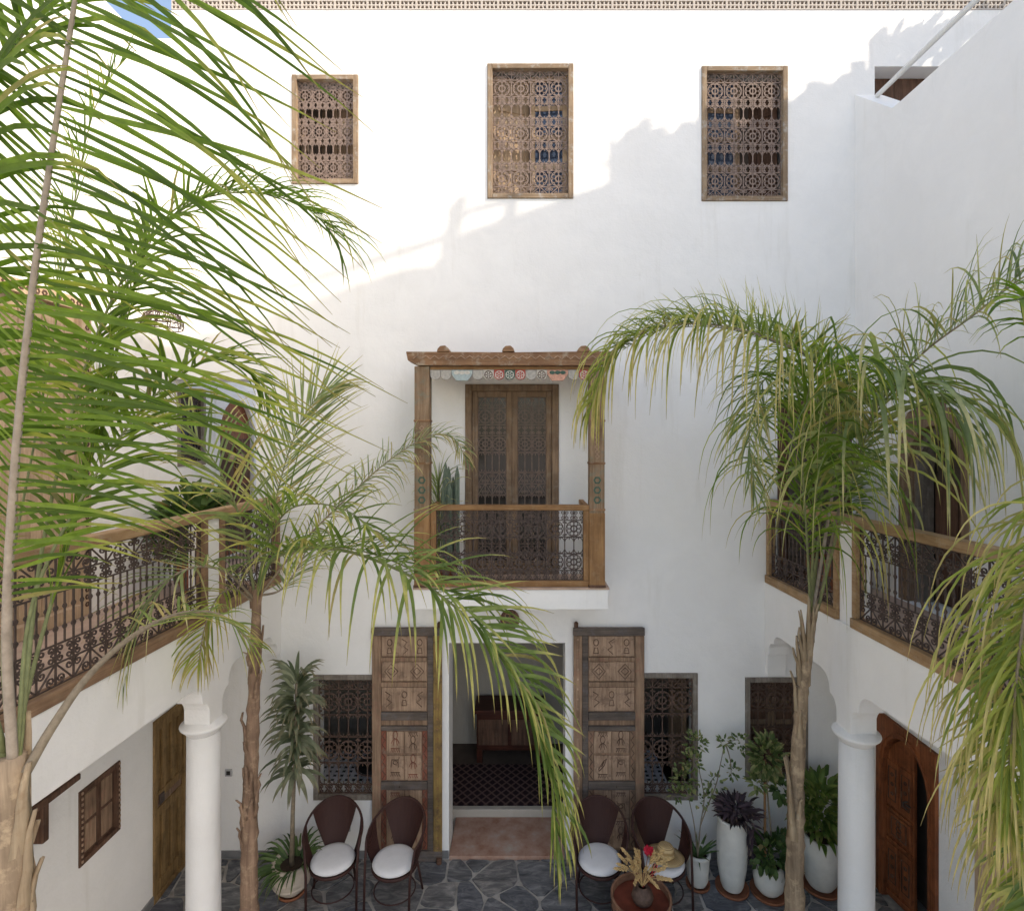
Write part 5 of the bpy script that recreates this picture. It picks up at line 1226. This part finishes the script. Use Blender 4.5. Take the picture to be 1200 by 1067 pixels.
# ================================================================== CHAIRS
def make_chair():
    t = thing('tub_chair', '', 'chair', (0, 0, 0), 'brown woven tub chairs with white cushions', local=True)
    # local: front is -y
    def rim(a):  # a = 0 at the back, +-pi at the front
        f = .5 + .5 * math.cos(a); f = f ** 1.25
        r = .285
        return Vector((r * math.sin(a), r * math.cos(a) * 1.0 + .06 * f, .585 + .255 * f))
    def seat(a, z=.40): return Vector((.215 * math.sin(a), .215 * math.cos(a), z))
    am = 2.0
    pts_ = [rim(-am + 2 * am * k / 30) for k in range(31)]
    fl, frr = Vector((-.235, -.20, .0)), Vector((.235, -.20, .0))
    MB().tube([fl, Vector((-.238, -.175, .40))] + pts_ + [Vector((.238, -.175, .40)), frr], .0125, 8).build('hoop_frame', 'wicker', t, smooth=True)
    for s in (-1, 1): MB().tube([Vector((s * .17, .14, .40)), Vector((s * .21, .22, 0))], .012, 8).build('leg', 'wicker', t, smooth=True)
    MB().tube([seat(k * 2 * math.pi / 28, .385) for k in range(29)], .016, 8, False).build('seat_ring', 'wicker', t, smooth=True)
    MB().lathe([(.001, .375), (.212, .378), (.215, .395), (.001, .397)], (0, 0, 0), 28, False).build('seat', 'wicker', t)
    def panel(name, a0, a1, b0, b1):
        m = MB(); n, k_ = 10, 8; g = []
        for j in range(k_ + 1):
            v = j / k_; row = []
            for i in range(n + 1):
                u = i / n; lo = seat(b0 + (b1 - b0) * u, .385); hi = rim(a0 + (a1 - a0) * u)
                p = lo.lerp(hi, v); out = Vector((p.x, p.y, 0)); out = out.normalized() * .02 * math.sin(math.pi * v); row.append(p + out)
            g.append(row)
        for th in (0, .007):
            for j in range(k_):
                for i in range(n):
                    o = lambda p: p - Vector((p.x, p.y, 0)).normalized() * th
                    m.quad(o(g[j][i]), o(g[j][i + 1]), o(g[j + 1][i + 1]), o(g[j + 1][i]))
        m.build(name, 'wicker', t, smooth=True, fix=False)
    panel('backrest', -.88, .88, -.40, .40); panel('side_panel', 1.25, 1.98, 1.15, 1.85); panel('side_panel', -1.98, -1.25, -1.85, -1.15)
    MB().lathe([(.001, .400), (.19, .400), (.212, .415), (.214, .432), (.20, .452), (.15, .462), (.001, .466)], (0, -.01, 0), 32, False).build('cushion', 'cushion', t, smooth=True)
    MB().tube([Vector((.2135 * math.cos(a), -.01 + .2135 * math.sin(a), .425)) for a in [k * 2 * math.pi / 32 for k in range(33)]], .004, 5, False).build('piping', 'cushion', t, smooth=True)
    for z in (.14,): MB().tube([Vector((.205 * math.cos(a), .205 * math.sin(a), z)) for a in [k * 2 * math.pi / 24 for k in range(25)]], .007, 6, False).build('stretcher_ring', 'wicker', t, smooth=True)
    return t
def copy_tree(o, parent=None):
    c_ = o.copy(); col.objects.link(c_); c_.parent = parent
    for ch in list(o.children): copy_tree(ch, c_)
    return c_
ch0 = make_chair()
SP = [(-1.90, 5.62, 14, 'brown tub chair between the dracaena pot and the painted door leaf'), (-1.27, 5.60, -12, 'brown tub chair in front of the red and yellow painted door leaf'),
      (.80, 5.62, -4, 'brown tub chair with bare cushion in front of the unpainted carved leaf'), (1.43, 5.60, 8, 'brown tub chair with the straw hat on its cushion')]
for i, (x, y, a, lb) in enumerate(SP):
    o = ch0 if i == 0 else copy_tree(ch0)
    o.location = (x, y, .004); o.rotation_euler.z = R(a); o['label'] = lb
# straw hat
hx, hy, hz_ = 1.46, 5.60, .472
t = thing('straw_hat', 'straw sun hat lying on a white chair cushion', 'hat', (hx, hy, hz_), local=True); t.rotation_euler = (R(-6), R(5), 0)
MB().lathe([(.185, .004), (.19, .010), (.15, .012), (.092, .018), (.092, .016), (.15, .006)], (0, 0, 0), 32, False).build('brim', 'straw', t, smooth=True)
MB().lathe([(.093, .014), (.086, .05), (.078, .09), (.062, .108), (.03, .112), (.001, .108)], (0, 0, 0), 28, False).build('crown', 'straw', t, smooth=True)
MB().lathe([(.0935, .016), (.0935, .034), (.0905, .034)], (0, 0, 0), 28, False).build('band', 'wheat', t, smooth=True)
# drum table
tx, ty = 1.10, 5.06
t = thing('drum_table', 'round brown drum table with a red tray top', 'table', (tx, ty, 0))
MB().lathe([(.25, .0), (.265, .02), (.265, .49), (.275, .50), (.275, .515), (.255, .515), (.25, .46)], (tx, ty, .004), 40, False).build('drum', 'drum_side', t, smooth=False)
MB().lathe([(.001, .452), (.252, .455)], (tx, ty, .004), 40, False).build('tray', 'drum_tray', t)
for z in (.10, .40): MB().lathe([(.267, z - .012), (.274, z), (.267, z + .012)], (tx, ty, .004), 40, False).build('hoop', 'iron_rust', t, smooth=True)
for k in range(18):
    a = k * math.pi / 9; MB().lathe([(.008, -.008), (.008, .008)], (tx + .266 * math.cos(a), ty + .266 * math.sin(a), .45), 6).build('rivet', 'iron_rust', t)
vx_, vy_ = tx + .01, ty - .01
t = thing('dried_bouquet', 'dried wheat ears and a red flower in a dark vase on the drum table', 'bouquet', (vx_, vy_, .458))
MB().lathe([(.05, 0), (.085, .02), (.10, .06), (.085, .11), (.045, .14), (.05, .155), (.04, .155), (.035, .13)], (vx_, vy_, .46), 24, False).build('vase', 'iron_rust', t, smooth=True)
rg = random.Random(31)
for k in range(26):
    a = rg.uniform(0, 6.28); sp = rg.uniform(.02, .11); h = rg.uniform(.10, .25)
    tip = Vector((vx_ + sp * math.cos(a) + (-.05 if k % 3 else .09), vy_ + sp * math.sin(a) * .8 - .03, .60 + h))
    b0 = Vector((vx_, vy_, .60)); s_ = MB().tube([b0, b0.lerp(tip, .6) + Vector((0, 0, .03)), tip], .0022, 4).build('stalk', 'wheat', t)
    dv = (tip - b0).normalized(); dv = (dv + Vector((0, -.2 * rg.random(), -1.0 * rg.random()))).normalized(); m = MB()
    for e in range(11):
        c0 = tip + dv * (e * .012)
        for g in (-1, 1):
            sdv = dv.orthogonal().normalized(); sdv = Matrix.Rotation(e * 1.1 + (g > 0) * math.pi, 3, dv) @ sdv
            m.tube([c0, c0 + dv * .012 + sdv * .009, c0 + dv * .03 + sdv * .012], [.0035, .007, .0008], 5)
    m.build('wheat_ear', 'wheat', s_)
fc = Vector((vx_ + .07, vy_ + .05, .90)); m = MB()
MB().tube([Vector((vx_, vy_, .6)), fc], .004, 5).build('stalk', 'drum_side', t)
for k in range(60):
    v = Vector((rg.gauss(0, 1), rg.gauss(0, 1), rg.gauss(0, .8))).normalized()
    m.tube([fc, fc + v * .03, fc + v * .05 + Vector((0, 0, -.004))], [.002, .011, .003], 5)
m.build('flower', 'flower_red', t)
for k in range(4):
    p0 = Vector((vx_ + .08 + k * .012, vy_, .74)); MB().tube([Vector((vx_, vy_, .6)), p0, p0 + Vector((.02, -.01, .08))], .005, 5).build('sprig', 'flower_red' if k % 2 else 'wood_chest', t)

# vine on the neighbour's roof (casts the dappled shade)
t = thing('roof_vine', 'leafy vine climbing beside the roof post of the neighbouring house', 'vine', (XC, 4.2, 9.5))
rg = random.Random(44); mb = MB(); mb.dv = (0, 0, 0)
for k in range(300):
    px = rg.uniform(1036, 1215); top_ = 42 - (px - 1036) * .17; 
    py = rg.uniform(top_, min(85, top_ + 55)) if rg.random() < .5 else rg.uniform(top_, top_ + 14)
    y, z = cast(px, py)
    blade(mb, (XC + rg.uniform(.0, .06), y, z), (rg.uniform(-.3, .3), rg.uniform(-1, 1), rg.uniform(-1, .6)), (1, .2, .3), .12, .07, .2, 3, rg.random(), 0, taper=False)
o = mb.build('foliage', 'leaf_mid', t); o['kind'] = 'stuff'
